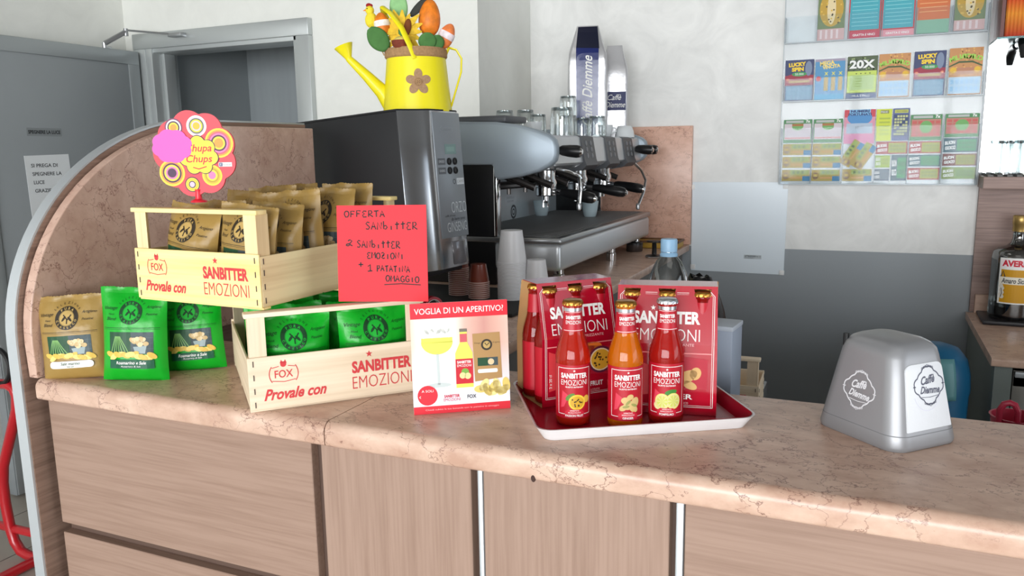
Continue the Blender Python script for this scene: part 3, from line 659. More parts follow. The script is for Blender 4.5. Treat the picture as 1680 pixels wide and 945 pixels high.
a.poly([(p[0] + 0.007, p[1] - 0.003) for p in scal(7, 0.0275, 0.0065, 1.05, 0.2, 84)], K1, 9); a.poly([(p[0] + 0.007, p[1] - 0.003) for p in scal(7, 0.0262, 0.0063, 1.05, 0.2, 84)], Y1, 10)
a.text('Chupa', 0.008, 0.0075, 0.0165, D1, 11, w=0.046, shear=0.25, bold=0.02); a.text('Chups', 0.008, -0.0105, 0.0165, D1, 11, w=0.046, shear=0.25, bold=0.02); a.line([(-0.004, -0.023), (0.006, -0.026), (0.020, -0.022)], 0.002, D1, 11)
a.rect(0.041, -0.0225, 0.064, -0.0155, P_WHITE, 4); a.rect(0.042, -0.022, 0.0475, -0.016, flat((40, 60, 110)), 5); a.text('f', 0.0447, -0.019, 0.0042, P_WHITE, 6, bold=0.03); a.text('facebook', 0.0555, -0.019, 0.0026, flat((90, 90, 100)), 6)
a.poly([(p[0] * 1.0 - 0.038, p[1] * 0.80 + 0.013) for p in scal(8, 0.0325, 0.0035, 1.0, 0.5, 96)], flat((222, 88, 178)), 13)
a.build('print', bd, on_plane(face_front(0, -0.0021, C)), eps=0.00012)

# ------------------------------------------------------------------ aperitif poster card
t = thing('poster_card', 'small aperitif poster with red header standing on the marble by the crates', 'poster')
put(t, (-0.5595, 1.060, CT), R(34.7), R(-5))
b = B(); b.span(-0.0755, 0.0755, 0.0, 0.003, 0.0, 0.172, bevel=0.0006, seg=1); sh = obj('card_sheet', b, P_WHITE, t, smooth=False)
b = B(); b.prism([(0.0, 0.0), (0.060, 0.0), (0.006, 0.130), (0.0, 0.130)], 0.002, M=TR(-0.001, 0.003, 0) @ Matrix(((0, 0, 1, 0), (1, 0, 0, 0), (0, 1, 0, 0), (0, 0, 0, 1))) @ TR(0, 0, 0)); obj('back_strut', b, mat('grey_board', (170, 165, 155), 0.7), t, smooth=False)
RD = flat((222, 38, 54)); a = Art(); w, h = 0.151, 0.172; X0 = -0.0755
pm = mat('poster_photo', (240, 226, 214), 0.5); nt = pm.node_tree; tc = nd(nt, 'ShaderNodeTexCoord'); sx_ = nd(nt, 'ShaderNodeSeparateXYZ'); nt.links.new(tc.outputs['Object'], sx_.inputs[0])
mr1 = nd(nt, 'ShaderNodeMapRange'); mr1.inputs[1].default_value = -0.0755; mr1.inputs[2].default_value = 0.0755; nt.links.new(sx_.outputs[0], mr1.inputs[0])
cr1 = nd(nt, 'ShaderNodeValToRGB'); e_ = cr1.color_ramp.elements; e_[0].color = lin((236, 206, 186)); e_[1].color = lin((232, 196, 180))
for p_, c_ in ((0.10, (246, 240, 232)), (0.42, (246, 238, 228)), (0.55, (224, 184, 168)), (0.75, (206, 150, 138)), (0.88, (222, 176, 160))): q = e_.new(p_); q.color = lin(c_)
nt.links.new(mr1.outputs[0], cr1.inputs[0]); mr2 = nd(nt, 'ShaderNodeMapRange'); mr2.inputs[1].default_value = 0.035; mr2.inputs[2].default_value = 0.105; nt.links.new(sx_.outputs[2], mr2.inputs[0])
mx_ = nd(nt, 'ShaderNodeMix', data_type='RGBA'); nt.links.new(mr2.outputs[0], mx_.inputs[0]); mx_.inputs[6].default_value = lin((232, 234, 240)); nt.links.new(cr1.outputs[0], mx_.inputs[7]); nt.links.new(mx_.outputs[2], nt.nodes['Principled BSDF'].inputs['Base Color'])
a.rect(X0, 0.010, X0 + w, h - 0.022, pm, 1)
a.rect(X0, h - 0.024, X0 + w, h, RD, 4); a.text('VOGLIA DI UN APERITIVO?', 0, h - 0.0125, 0.0092, P_WHITE, 5, w=0.138, bold=0.006)
a.rect(X0, 0.0, X0 + w, 0.012, RD, 4); a.text('Chiedi subito la tua bevanda con le patatine in omaggio', 0, 0.006, 0.0030, flat((250, 190, 190)), 5, w=0.115)
GY = flat((226, 226, 96)); GL = flat((222, 226, 222)); GLD = flat((196, 206, 204))
a.disc(-0.036, 0.116, 0.0265, GL, 5, ry=0.024); a.poly([(-0.036 + 0.0245 * math.cos(R(k)), 0.112 + 0.020 * math.sin(R(k))) for k in range(180, 361, 12)], GY, 6); a.rect(-0.060, 0.110, -0.012, 0.118, GY, 6)
for k in range(7): a.disc(-0.055 + 0.0065 * k, 0.125 + 0.006 * (k % 2), 0.0075, flat((244, 246, 240)), 7, n=7)
a.poly([(-0.038, 0.093), (-0.034, 0.093), (-0.033, 0.045), (-0.037, 0.045)], GLD, 6); a.disc(-0.035, 0.044, 0.019, GLD, 6, ry=0.0035)
bx = 0.005
a.poly([(bx - 0.0135, 0.038), (bx + 0.0135, 0.038), (bx + 0.0135, 0.092), (bx + 0.006, 0.108), (bx + 0.0055, 0.128), (bx - 0.0055, 0.128), (bx - 0.006, 0.108), (bx - 0.0135, 0.092)], GY, 8)
a.rect(bx - 0.0055, 0.109, bx + 0.0055, 0.122, flat((206, 90, 100)), 9); a.rect(bx - 0.006, 0.125, bx + 0.006, 0.130, flat((120, 110, 100)), 9)
a.rect(bx - 0.0135, 0.044, bx + 0.0135, 0.083, flat((200, 32, 48)), 9); a.text('SANBITTER', bx, 0.078, 0.0042, P_WHITE, 10, w=0.022, bold=0.03); a.text('EMOZIONI', bx, 0.0725, 0.0038, P_WHITE, 10, w=0.022); a.disc(bx + 0.001, 0.062, 0.006, flat((120, 170, 70)), 10); a.disc(bx - 0.003, 0.057, 0.005, flat((220, 214, 150)), 11); a.disc(bx + 0.005, 0.056, 0.005, flat((220, 214, 150)), 11)
a.poly([(0.021, 0.046), (0.064, 0.050), (0.062, 0.122), (0.019, 0.121)], flat((176, 138, 86)), 8); a.disc(0.041, 0.103, 0.0088, P_DARK, 9); a.disc(0.041, 0.103, 0.0058, P_GOLDINK, 10); a.line([(0.038, 0.106), (0.0412, 0.102), (0.045, 0.106)], 0.0014, P_DARK, 11); a.rect(0.026, 0.070, 0.042, 0.083, P_FIELD, 9); a.rect(0.042, 0.070, 0.058, 0.083, P_PLANK, 9); a.disc(0.047, 0.076, 0.005, P_POT, 10, n=12); a.rrect(0.026, 0.059, 0.057, 0.065, 0.002, P_WHITE, 9); a.text('Vintage', 0.0265, 0.106, 0.0030, P_DARK, 9, shear=0.3); a.text('Artigiano', 0.056, 0.106, 0.0030, P_DARK, 9, shear=0.3)
for k in range(9): a.disc(0.030 + 0.005 * k, 0.034 + 0.006 * math.sin(k * 1.7), 0.011, flat((240, 224, 150)) if k % 2 else flat((228, 204, 112)), 12, ry=0.006, rot=k)
a.disc(-0.0535, 0.029, 0.0155, RD, 12); a.text('A SOLI', -0.0535, 0.036, 0.0036, P_WHITE, 13, w=0.018); a.text('€', -0.065, 0.027, 0.0036, P_WHITE, 13)
a.text('SANBITTER', -0.016, 0.026, 0.0046, flat((206, 40, 70)), 13, w=0.024, bold=0.03); a.text('EMOZIONI', -0.016, 0.0205, 0.0044, flat((206, 80, 110)), 13, w=0.026); a.text('FOX', 0.015, 0.0235, 0.0058, flat((50, 46, 50)), 13, w=0.014, bold=0.02)
a.build('print', sh, on_plane(face_front(0, -0.0002, 0)), eps=0.00008)
# ------------------------------------------------------------------ serving tray
def rring(hx, hy, r, z, n=6):
    pts = []
    for ax, ay, a0 in ((hx - r, hy - r, 0), (-hx + r, hy - r, 90), (-hx + r, -hy + r, 180), (hx - r, -hy + r, 270)):
        for k in range(n + 1): a = R(a0 + 90 * k / n); pts.append((ax + r * math.cos(a), ay + r * math.sin(a), z))
    return pts
TRC = (-0.3275, 1.163); TYAW = R(32)
t = thing('serving_tray', 'red serving tray with white rim under the aperitif bottles and cartons', 'tray', (TRC[0], TRC[1], CT), (0, 0, TYAW))
hx, hy = 0.1615, 0.1270
b = B(); b.rings([rring(hx - 0.013, hy - 0.013, 0.016, 0.0), rring(hx - 0.003, hy - 0.003, 0.022, 0.016), rring(hx, hy, 0.024, 0.0195), rring(hx - 0.003, hy - 0.003, 0.022, 0.0195), rring(hx - 0.0055, hy - 0.0055, 0.02, 0.0165), rring(hx - 0.0145, hy - 0.0145, 0.015, 0.0022)], cap=(True, False))
tb = obj('tray_shell', b, mat('white_melamine', (230, 230, 232), 0.3), t, ang=50)
b = B(); b.rings([rring(hx - 0.0035, hy - 0.0035, 0.022, 0.0198), rring(hx - 0.006, hy - 0.006, 0.02, 0.0168), rring(hx - 0.0148, hy - 0.0148, 0.015, 0.0026)], cap=(False, True)); obj('red_lining', b, mat('tray_red', (160, 14, 40), 0.25), t, ang=50)
TZ = CT + 0.0029

# ------------------------------------------------------------------ bottles
def liquid(name, rgb, tr=0.55):
    return mat(name, rgb, 0.06, trans=tr, ior=1.36, spec=0.6)
LQ_RED = liquid('red_orange_aperitif', (206, 44, 24)); LQ_OR = liquid('amber_aperitif', (232, 128, 12)); LQ_PINK = liquid('red_grapefruit_aperitif', (198, 34, 28)); LQ_DK = liquid('dark_red_aperitif', (150, 20, 18), 0.4)
CLEAR = thin_glass('clear_glass', (244, 248, 248), 0.10)
CAPG = mat('gold_cap', (170, 122, 54), 0.3, metal=0.9); CAPS = mat('silver_cap', (190, 194, 198), 0.28, metal=0.9)
LBL = mat('label_red', (176, 14, 36), 0.4); NK = P_WHITE
PROF = [(0.0215, 0.0), (0.0248, 0.002), (0.0256, 0.006), (0.0256, 0.010), (0.0252, 0.012), (0.0252, 0.093), (0.0256, 0.096), (0.0254, 0.102), (0.0236, 0.112), (0.0205, 0.122), (0.0172, 0.132), (0.0152, 0.142), (0.0142, 0.152), (0.0134, 0.164), (0.0128, 0.172), (0.0140, 0.1735), (0.0140, 0.1765), (0.0128, 0.1775)]
def cap_mesh(b, z0, r=0.0145, n=42):
    rs = []
    for rr, z, am in ((r * 1.03, z0, 0.0008), (r * 1.0, z0 + 0.004, 0.0006), (r * 0.93, z0 + 0.0062, 0.0), (r * 0.80, z0 + 0.0072, 0), (0.001, z0 + 0.0076, 0)):
        rs.append([((rr + am * (1 if i % 2 else -1)) * math.cos(2 * PI * i / n), (rr + am * (1 if i % 2 else -1)) * math.sin(2 * PI * i / n), z) for i in range(n)])
    return b.rings(rs)
def cyl_map(r_of_z, a0=-PI / 2):
    return lambda u, v, h: Vector(((r_of_z(v) + h) * math.cos(a0 + u / r_of_z(v)), (r_of_z(v) + h) * math.sin(a0 + u / r_of_z(v)), v))
def prof_r(z):
    for (r0, z0), (r1, z1) in zip(PROF[:-1], PROF[1:]):
        if z0 <= z <= z1 and z1 > z0: return r0 + (r1 - r0) * (z - z0) / (z1 - z0)
    return PROF[-1][0]
def fruit_passion(a):
    a.disc(0.004, 0.037, 0.0125, flat((236, 196, 60)), 3, ry=0.0115); a.disc(0.004, 0.037, 0.0100, flat((206, 160, 40)), 4, ry=0.0092); a.disc(-0.006, 0.045, 0.008, flat((90, 130, 50)), 2, ry=0.004, rot=0.6); a.disc(0.019, 0.041, 0.0055, flat((222, 180, 70)), 3)
    r2 = random.Random(3)
    for k in range(14): a.disc(0.004 + r2.uniform(-0.007, 0.007), 0.037 + r2.uniform(-0.006, 0.006), 0.0012, flat((74, 50, 20)), 5, n=8)
def fruit_ginger(a):
    for x, y, rx, ry, ro in ((0.002, 0.036, 0.010, 0.006, 0.3), (0.010, 0.040, 0.008, 0.006, 1.2), (-0.004, 0.043, 0.006, 0.005, 0.0), (0.008, 0.031, 0.007, 0.005, -0.6), (-0.007, 0.032, 0.006, 0.004, 0.5), (0.003, 0.048, 0.005, 0.004, 0.4)): a.disc(x, y, rx, flat((206, 176, 116)), 3, ry=ry, rot=ro)
    for x, y, ro in ((0.000, 0.040, 0.8), (0.009, 0.036, -0.4), (-0.003, 0.034, 0.2)): a.disc(x, y, 0.005, flat((150, 150, 84)), 4, ry=0.002, rot=ro)
def fruit_grape(a):
    for x, y in ((-0.0065, 0.036), (0.0095, 0.037)):
        a.disc(x, y, 0.0108, flat((226, 214, 120)), 3, ry=0.012); a.disc(x, y, 0.0092, flat((216, 206, 150)), 4, ry=0.0102)
        for k in range(8): a.poly([(x, y), (x + 0.0082 * math.cos(R(45 * k + 6)), y + 0.009 * math.sin(R(45 * k + 6))), (x + 0.0082 * math.cos(R(45 * k + 38)), y + 0.009 * math.sin(R(45 * k + 38)))], flat((200, 204, 96)), 5)
    a.disc(0.006, 0.050, 0.009, flat((60, 130, 50)), 2, ry=0.004, rot=0.2); a.disc(-0.013, 0.030, 0.006, flat((224, 214, 160)), 3)
def label_art(fruit, name):
    a = Art(); L0, L1 = 0.0125, 0.092
    a.frame(-0.026, L0 + 0.006, 0.026, L1 - 0.004, 0.0008, NK, 2)
    a.text('SANBITTER', 0, 0.0765, 0.0078, NK, 3, w=0.040, bold=0.04); a.star(0, 0.0838, 0.002, NK, 3); a.text('EMOZIONI', 0, 0.0665, 0.0078, NK, 3, w=0.040, bold=-0.008); a.text('GUSTO INTENSO', 0, 0.0598, 0.0022, NK, 3, w=0.026, bold=0.02)
    a.poly([(-0.018, 0.054), (-0.008, 0.047), (-0.0155, 0.030), (-0.021, 0.028)], flat((210, 60, 80)), 1)
    fruit(a)
    a.poly([(-0.014, 0.0225), (-0.009, 0.0265), (0.009, 0.0265), (0.014, 0.0225), (0.014, 0.0145), (-0.014, 0.0145)], flat((196, 22, 48)), 6)
    a.text('APERITIVO', 0, 0.0247, 0.0020, NK, 7, w=0.013); a.text('ANALCOLICO', 0, 0.0217, 0.0020, NK, 7, w=0.018); a.text(name, 0, 0.0172, 0.0034, NK, 7, w=min(0.026, 0.0026 * len(name)), bold=0.03)
    return a
def make_bottle(label, lq, cap, fruit, name, loc, yaw, group, level=0.150):
    t = thing('aperitif_bottle', label, 'bottle', loc, (0, 0, yaw), group)
    b = B(); b.lathe(PROF, 36); gl = obj('glass_body', b, lq, t, ang=60)
    b = B(); rr = lambda z: prof_r(z) + 0.0003
    b.grid(lambda i, j: cyl_map(lambda z: 0.0256)((i * 2 - 1) * 0.0285 * 1.35, 0.0125 + 0.0795 * j, 0), 30, 2); lb = obj('front_label', b, LBL, t)
    label_art(fruit, name).build('print', lb, cyl_map(lambda z: 0.0256), eps=0.00014, cut=([0.0264 * k / 8 for k in range(-7, 8)], []))
    b = B(); b.lathe([(prof_r(z) + 0.0004, z) for z in (0.139, 0.145, 0.152, 0.160, 0.168)], 28, cap=(False, False)); nl = obj('neck_label', b, LBL, t)
    a = Art(); a.text('SANBITTER', 0, 0.1595, 0.0052, NK, 2, w=0.0235, bold=0.04); a.text('EMOZIONI', 0, 0.1525, 0.0052, NK, 2, w=0.0235); a.rect(-0.016, 0.1405, 0.016, 0.1411, NK, 1); a.rect(-0.014, 0.1665, 0.014, 0.1670, NK, 1)
    a.build('print', nl, cyl_map(lambda z: prof_r(z) + 0.0004), eps=0.00014, cut=([0.002 * k for k in range(-7, 8)], []))
    b = B(); b.lathe([(0.0137, 0.168), (0.0137, 0.1735)], 24, cap=(False, False)); obj('foil_collar', b, CAPS, t)
    b = B(); cap_mesh(b, 0.1768); obj('cap', b, cap, t, ang=70)
    return t
FG = 'single aperitif bottles standing on the tray'
def cam_yaw(x, y): return math.atan2(-x, y) * -1.0
make_bottle('red aperitif bottle with gold cap and passion fruit label, standing on the tray', LQ_RED, CAPG, fruit_passion, 'PASSION FRUIT', (-0.382, 1.072, TZ), R(24), FG)
make_bottle('amber orange aperitif bottle with gold cap, standing between two red ones', LQ_OR, CAPG, fruit_ginger, 'GINGER', (-0.308, 1.089, TZ), R(26), FG)
make_bottle('red aperitif bottle with silver cap and grapefruit label, standing on the tray', LQ_PINK, CAPS, fruit_grape, 'POMPELMO', (-0.257, 1.127, TZ), R(16), FG)

# ------------------------------------------------------------------ carton packs
KRAFT = mat('brown_kraft', (188, 148, 98), 0.7, var=0.06, vscale=30); CRED = mat('carton_red', (172, 12, 38), 0.16, coat=0.6)
CD, CH, CB = 0.092, 0.1925, 0.108; CN = 0.1885; SLANT = 0.021
def make_pack(label, fruit, fname, loc, yaw, CW):
    t = thing('bottle_carton', label, 'carton', loc, (0, 0, yaw), 'red cartons of aperitif bottles')
    xs = [-CW / 2 + 0.0235, 0.0, CW / 2 - 0.0235]; nr = 0.0128
    outline = [(-CW / 2, 0.0), (CW / 2, 0.0), (CW / 2 - 0.002, CN)]
    for x in reversed(xs):
        for k in range(9): a_ = R(0 - 180 * k / 8); outline.append((x + nr * math.cos(a_), CN + nr * 0.85 * math.sin(a_)))
    outline += [(-CW / 2 + 0.002, CN)]
    def fr(u, v, h): return Vector((u, -h + (SLANT * (v - CB) / (CH - CB) if v > CB else 0.0), v))
    a = Art(); a.poly(outline, CRED, 0); a.rect(-CW / 2 + 0.002, CN, CW / 2 - 0.002, CH, CRED, 0); f = a.build('front_panel', t, fr, cut=([k * 0.01 for k in range(-6, 7)], [CB]))
    f.data.materials.append(KRAFT); s_ = f.modifiers.new('board', 'SOLIDIFY'); s_.thickness = 0.0008; s_.offset = -1; s_.material_offset = 1
    a = Art(); m1 = NK
    for o_, w_ in ((0.006, 0.0008), (0.0085, 0.0005)): a.line([(-CW / 2 + o_, 0.012), (-CW / 2 + o_, CH - 0.014), (-CW / 2 + o_ + 0.006, CH - 0.008)], w_, m1); a.line([(CW / 2 - o_, 0.012), (CW / 2 - o_, CH - 0.014), (CW / 2 - o_ - 0.006, CH - 0.008)], w_, m1); a.line([(-CW / 2 + o_, o_ + 0.006), (CW / 2 - o_, o_ + 0.006)], w_, m1)
    for x0_, x1_ in ((-0.032, -0.0145), (0.0145, 0.032)): a.rect(x0_, CH - 0.010, x1_, CH - 0.0094, m1); a.rect(x0_, CH - 0.0122, x1_, CH - 0.0119, m1)
    a.poly([(-CW / 2 + 0.009, 0.094), (CW / 2 - 0.009, 0.094), (CW / 2 - 0.009, 0.0955), (-CW / 2 + 0.009, 0.0955)], flat((240, 150, 150)), 1)
    a.text('SANBITTER', 0.0, 0.1465, 0.0185, NK, 2, w=0.098, bold=0.04); a.text('EMOZIONI', 0.0, 0.1215, 0.0175, NK, 2, w=0.098, bold=-0.012); a.star(-0.02, 0.1605, 0.004, NK, 2); a.text('ALLEGRIA FRIZZANTE', 0.008, 0.1075, 0.0040, flat((240, 190, 190)), 2, w=0.066)
    a.poly([(-CW / 2 + 0.012, 0.088), (-0.01, 0.070), (-0.022, 0.030), (-CW / 2 + 0.012, 0.024)], flat((214, 60, 66)), 1); a.poly([(0.004, 0.092), (CW / 2 - 0.014, 0.086), (CW / 2 - 0.014, 0.04), (0.012, 0.045)], flat((176, 16, 44)), 1)
    fruit(a)
    a.text(fname, 0.010, 0.028, 0.0080, NK, 3, w=0.060, bold=0.02); a.text('APERITIVO ANALCOLICO', 0.012, 0.018, 0.0032, flat((240, 200, 200)), 3, w=0.044)
    a.text('3 x 20 cl', -0.054, 0.040, 0.0045, NK, 3, rot=PI / 2)
    a.build('print', f, lambda u, v, h: fr(u, v, 0.0003 + h), eps=0.0001, cut=([], [CB]))
    b = B(); b.span(-CW / 2 + 0.002, CW / 2 - 0.002, SLANT, CD - SLANT, CH - 0.0006, CH + 0.0004); obj('top_panel', b, CRED, t, smooth=False)
    b = B(); b.rings([[(x, CD - 0.0008, 0), (x, CD - 0.0008, CB), (x, CD - SLANT - 0.0008, CH), (x, CD - SLANT, CH), (x, CD, CB), (x, CD, 0)] for x in (-CW / 2, CW / 2)]); obj('back_panel', b, KRAFT, t, smooth=False)
    b = B(); b.span(-CW / 2, CW / 2, 0.0005, CD - 0.0005, 0.0, 0.0012); obj('base_panel', b, KRAFT, t, smooth=False)
    return t
def big_passion(a):
    a.disc(0.036, 0.066, 0.023, flat((96, 30, 60)), 2, ry=0.022); a.disc(0.036, 0.066, 0.0195, flat((240, 226, 190)), 3, ry=0.0185); a.disc(0.036, 0.066, 0.0175, flat((226, 176, 50)), 4, ry=0.0165)
    r2 = random.Random(8)
    for k in range(18): a.disc(0.036 + r2.uniform(-0.012, 0.012), 0.066 + r2.uniform(-0.011, 0.011), 0.0017, flat((70, 50, 20)), 5, n=8)
    a.disc(0.020, 0.088, 0.018, flat((226, 120, 40)), 1, ry=0.008)
def big_ginger(a):
    for x, y, rx, ry, ro in ((0.030, 0.058, 0.018, 0.009, 0.5), (0.044, 0.064, 0.010, 0.008, 1.2), (0.018, 0.066, 0.009, 0.007, 0.2), (0.036, 0.046, 0.011, 0.006, -0.4)): a.disc(x, y, rx, flat((212, 170, 104)), 3, ry=ry, rot=ro)
PL = (-0.447, 1.112); YL = R(48); PR_ = (-0.1905, 1.170); YR = R(11); WL, WR = 0.137, 0.151
def shift(p, yaw, x, y): c, s = math.cos(yaw), math.sin(yaw); return (p[0] + x * c - y * s, p[1] + x * s + y * c)
cL = shift(PL, YL, WL / 2, 0); cR = shift(PR_, YR, -WR / 2, 0)
make_pack('red carton with passion fruit print, turned towards the poster card', big_passion, 'PASSION FRUIT', (cL[0], cL[1], TZ + 0.0002), YL, WL)
make_pack('red carton standing behind the silver-capped bottle', big_ginger, 'GINGER', (cR[0], cR[1], TZ + 0.0002), YR, WR)
def packed(label, group):
    t = thing('aperitif_bottle', label, 'bottle', (0, 0, 0), (0, 0, 0), group)
    b = B(); b.lathe([(r * 0.885, z) for r, z in PROF], 28); obj('glass_body', b, LQ_DK, t, ang=60)
    b = B(); b.lathe([(0.0256 * 0.885, 0.0125), (0.0256 * 0.885, 0.092)], 28, cap=(False, False)); lb = obj('front_label', b, LBL, t)
    label_art(fruit_ginger, 'GINGER').build('print', lb, cyl_map(lambda z: 0.0256 * 0.885, 0.0), eps=0.00014, cut=([0.0264 * k / 8 for k in range(-7, 8)], []))
    b = B(); b.lathe([((prof_r(z) + 0.0004) * 0.885, z) for z in (0.139, 0.145, 0.152, 0.160, 0.168)], 24, cap=(False, False)); obj('neck_label', b, LBL, t)
    b = B(); cap_mesh(b, 0.1768, 0.0132, 36); obj('cap', b, CAPG, t, ang=70)
    return t
pk = None
for (c_, yw, nm, cw) in ((cL, YL, 'passion fruit carton facing the poster', WL), (cR, YR, 'carton behind the silver-capped bottle', WR)):
    for iy, y in enumerate((0.0240, 0.0680)):
        for ix, x in enumerate((-cw / 2 + 0.0235, 0.0, cw / 2 - 0.0235)):
            p = shift(c_, yw, x, y); lb = 'gold-capped bottle inside the ' + nm; gp = 'bottles inside the ' + nm
            if pk is None: o = pk = packed(lb, gp)
            else: o = dup(pk, None, None, lb, gp)
            o.location = (p[0], p[1], TZ + 0.0016); o.rotation_euler = (0, 0, yw)

# ------------------------------------------------------------------ napkin dispenser
SILV = mat('silver_plastic', (146, 147, 150), 0.38, metal=0.35, spec=0.6)
DA = R(47); near = Vector((0.052, 1.105)); LA, LB = 0.150, 0.122
av = Vector((-math.sin(DA), math.cos(DA))); bv = Vector((math.cos(DA), math.sin(DA)))
dc = near + av * LA / 2 + bv * LB / 2
t = thing('napkin_dispenser', 'silver plastic napkin dispenser with white napkins standing on the bar', 'dispenser', (dc.x, dc.y, CT), (0, 0, DA))
def srect(hx, hy, r, z, ox=0, oy=0): return [(x + ox, y + oy, zz) for x, y, zz in rring(hx, hy, r, z, 8)]
hx, hy = LB / 2, LA / 2
prof = [(0.0, 0.975, 0.024), (0.002, 0.992, 0.026), (0.006, 1.0, 0.026), (0.020, 0.966, 0.026), (0.022, 0.960, 0.026), (0.057, 0.865, 0.024), (0.095, 0.765, 0.022), (0.118, 0.700, 0.021), (0.128, 0.660, 0.021), (0.135, 0.60, 0.021), (0.139, 0.50, 0.019), (0.141, 0.30, 0.012), (0.1415, 0.10, 0.004)]
b = B(); b.rings([srect(hx * (0.15 * 1 + 0.85 * k) if z < 0.132 else hx * k, hy * k, min(r, hx * k * 0.95), z) for z, k, r in prof])
bd = obj('housing', b, SILV, t, ang=60)
b = B(); b.rings([srect(hx * (0.15 + 0.85 * 0.9675), hy * 0.9675, 0.0258, 0.0200), srect(hx * (0.15 + 0.85 * 0.9635), hy * 0.9635, 0.0258, 0.0212)], cap=(False, False)); obj('base_seam', b, mat('grey_seam', (112, 113, 116), 0.5), t)
b = B(); b.cyl((-hx * 0.60, hy * 0.58, 0.120), (-hx * 0.60, hy * 0.58, 0.137), 0.004, 10); obj('hinge_lug', b, BLACKM, t)
# front face plane (local -Y side): y from -hy*0.965 at z 0.022 to -hy*0.70 at z 0.125
y0, z0_, y1, z1_ = -hy * 0.960, 0.022, -hy * 0.70, 0.118; fl = math.hypot(y1 - y0, z1_ - z0_); fd = Vector((0, (y1 - y0) / fl, (z1_ - z0_) / fl)); fn_ = Vector((0, -fd.z, fd.y))
def front_map(u, v, h): return Vector((u, y0, z0_)) + fd * v + fn_ * h + Vector((0, 0, 0))
NAP = mat('napkin_paper', (214, 217, 221), 0.8, bump=0.1, bscale=120)
def napkin_outline(wb, wt, v0, v1, r=0.010):
    pts = [(-wb, v0), (wb, v0)]
    for k in range(5): a_ = R(k * 22.5); pts.append((wt - r + r * math.cos(a_), v1 - r + r * math.sin(a_)))
    for k in range(5): a_ = R(90 + k * 22.5); pts.append((-wt + r + r * math.cos(a_), v1 - r + r * math.sin(a_)))
    return pts
Mf = Matrix(((1, 0, 0, 0), (0, fd.y, fn_.y, y0), (0, fd.z, fn_.z, z0_), (0, 0, 0, 1)))
b = B(); b.prism(napkin_outline(0.040, 0.0335, 0.004, 0.092), 0.004, M=Mf @ TR(0, 0, -0.0025), bevel=0.0008); nk = obj('napkin', b, NAP, t, ang=40)
def crest(a, ink, s=1.0, cx=0.0, cy=0.0):
    pts = []
    for k in range(72):
        th = 2 * PI * k / 72; r = 0.0175 + 0.0016 * math.cos(4 * th) + 0.0011 * abs(math.sin(6 * th)); pts.append((cx + s * 1.06 * r * math.cos(th), cy + s * r * math.sin(th)))
    a.line(pts, 0.0014 * s, ink, 1, closed=True)
    for sg in (-1, 1):
        for k in range(-3, 4): a.ring(cx + s * k * 0.0024, cy + sg * s * (0.0182 + 0.0008 * (3 - abs(k))), 0.0007 * s, 0.0013 * s, ink, 1, n=8)
        a.line([(cx + sg * s * 0.0185, cy), (cx + sg * s * 0.0225, cy)], 0.001 * s, ink)
    a.text('Caffè', cx - 0.001 * s, cy + 0.0060 * s, 0.0088 * s, ink, 1, w=0.020 * s, shear=0.45, bold=0.03, rot=0.10); a.text('Diemme', cx + 0.001 * s, cy - 0.0048 * s, 0.0078 * s, ink, 1, w=0.028 * s, shear=0.45, bold=0.03, rot=-0.05)
    a.line([(cx - 0.012 * s, cy - 0.0115 * s), (cx, cy - 0.0125 * s), (cx + 0.012 * s, cy - 0.0115 * s)], 0.0006 * s, ink)
a = Art(); crest(a, flat((84, 86, 102)), 1.28, 0.005, 0.062); a.ring(0.0, 0.052, 0.0225, 0.0235, flat((214, 214, 226)), 1, a0=190, a1=350)
a.build('crest_print', nk, lambda u, v, h: front_map(u, v, 0.0017 + h), eps=0.0001)
x0s, x1s = -hx * (0.15 + 0.85 * 0.960), -hx * (0.15 + 0.85 * 0.70); sl = math.hypot(x1s - x0s, 0.096); sd_ = Vector(((x1s - x0s) / sl, 0, 0.096 / sl)); sn = Vector((-sd_.z, 0, sd_.x))
a = Art(); crest(a, flat((222, 222, 226)), 1.28, 0.0, 0.046)
a.build('crest_print', bd, lambda u, v, h: Vector((x0s, 0, 0.022)) + Vector((0, -1, 0)) * u + sd_ * v + sn * (0.0005 + h), eps=0.0001)
# ------------------------------------------------------------------ rear workbench
BZ = 1.079
t = thing('workbench', 'low bench topped with pink marble under the coffee machine', 'bench', (-1.2, 2.6, 0))
b = B(); b.prism([(-0.753, 1.50), (-0.753, 3.735), (-1.545, 3.735), (-1.545, 1.83), (-1.37, 1.80), (-1.37, 1.50)], 0.03, M=TR(0, 0, BZ - 0.03), bevel=0.004); part('marble_top', b, MARBLE, t)
b = B(); b.span(-1.36, -0.785, 1.53, 1.80, 0, BZ - 0.0302); b.span(-1.54, -0.785, 1.80, 3.73, 0, BZ - 0.0302); part('cabinet_body', b, mat('grey_laminate', (112, 110, 106), 0.5), t, smooth=False)

# ------------------------------------------------------------------ espresso machine
MS = mat('machine_silver', (204, 207, 210), 0.34, metal=0.55); MB_ = mat('machine_blue_grey', (160, 172, 182), 0.46, metal=0.4); MD = mat('machine_dark_grey', (78, 80, 84), 0.45); GRATE = mat('drip_grate', (132, 132, 132), 0.45, metal=0.6)
SPL = mat('splash_steel', (196, 208, 214), 0.4, metal=0.4)
t = thing('espresso_machine', 'large silver three-group espresso machine on the workbench', 'coffee machine', (-1.17, 2.98, BZ))
Y0, Y1 = 2.399, 3.556
b = B(); b.span(-1.45, -0.898, Y0 + 0.004, Y1 - 0.004, 1.134, 1.224, bevel=0.016, seg=4); part('base_panel', b, MS, t)
b = B(); b.span(-1.452, -0.894, Y0, Y1, 1.222, 1.243, bevel=0.007, seg=3); part('tray_rim', b, STEEL, t)
b = B(); b.span(-1.42, -0.925, Y0 + 0.03, Y1 - 0.03, 1.2428, 1.2442)
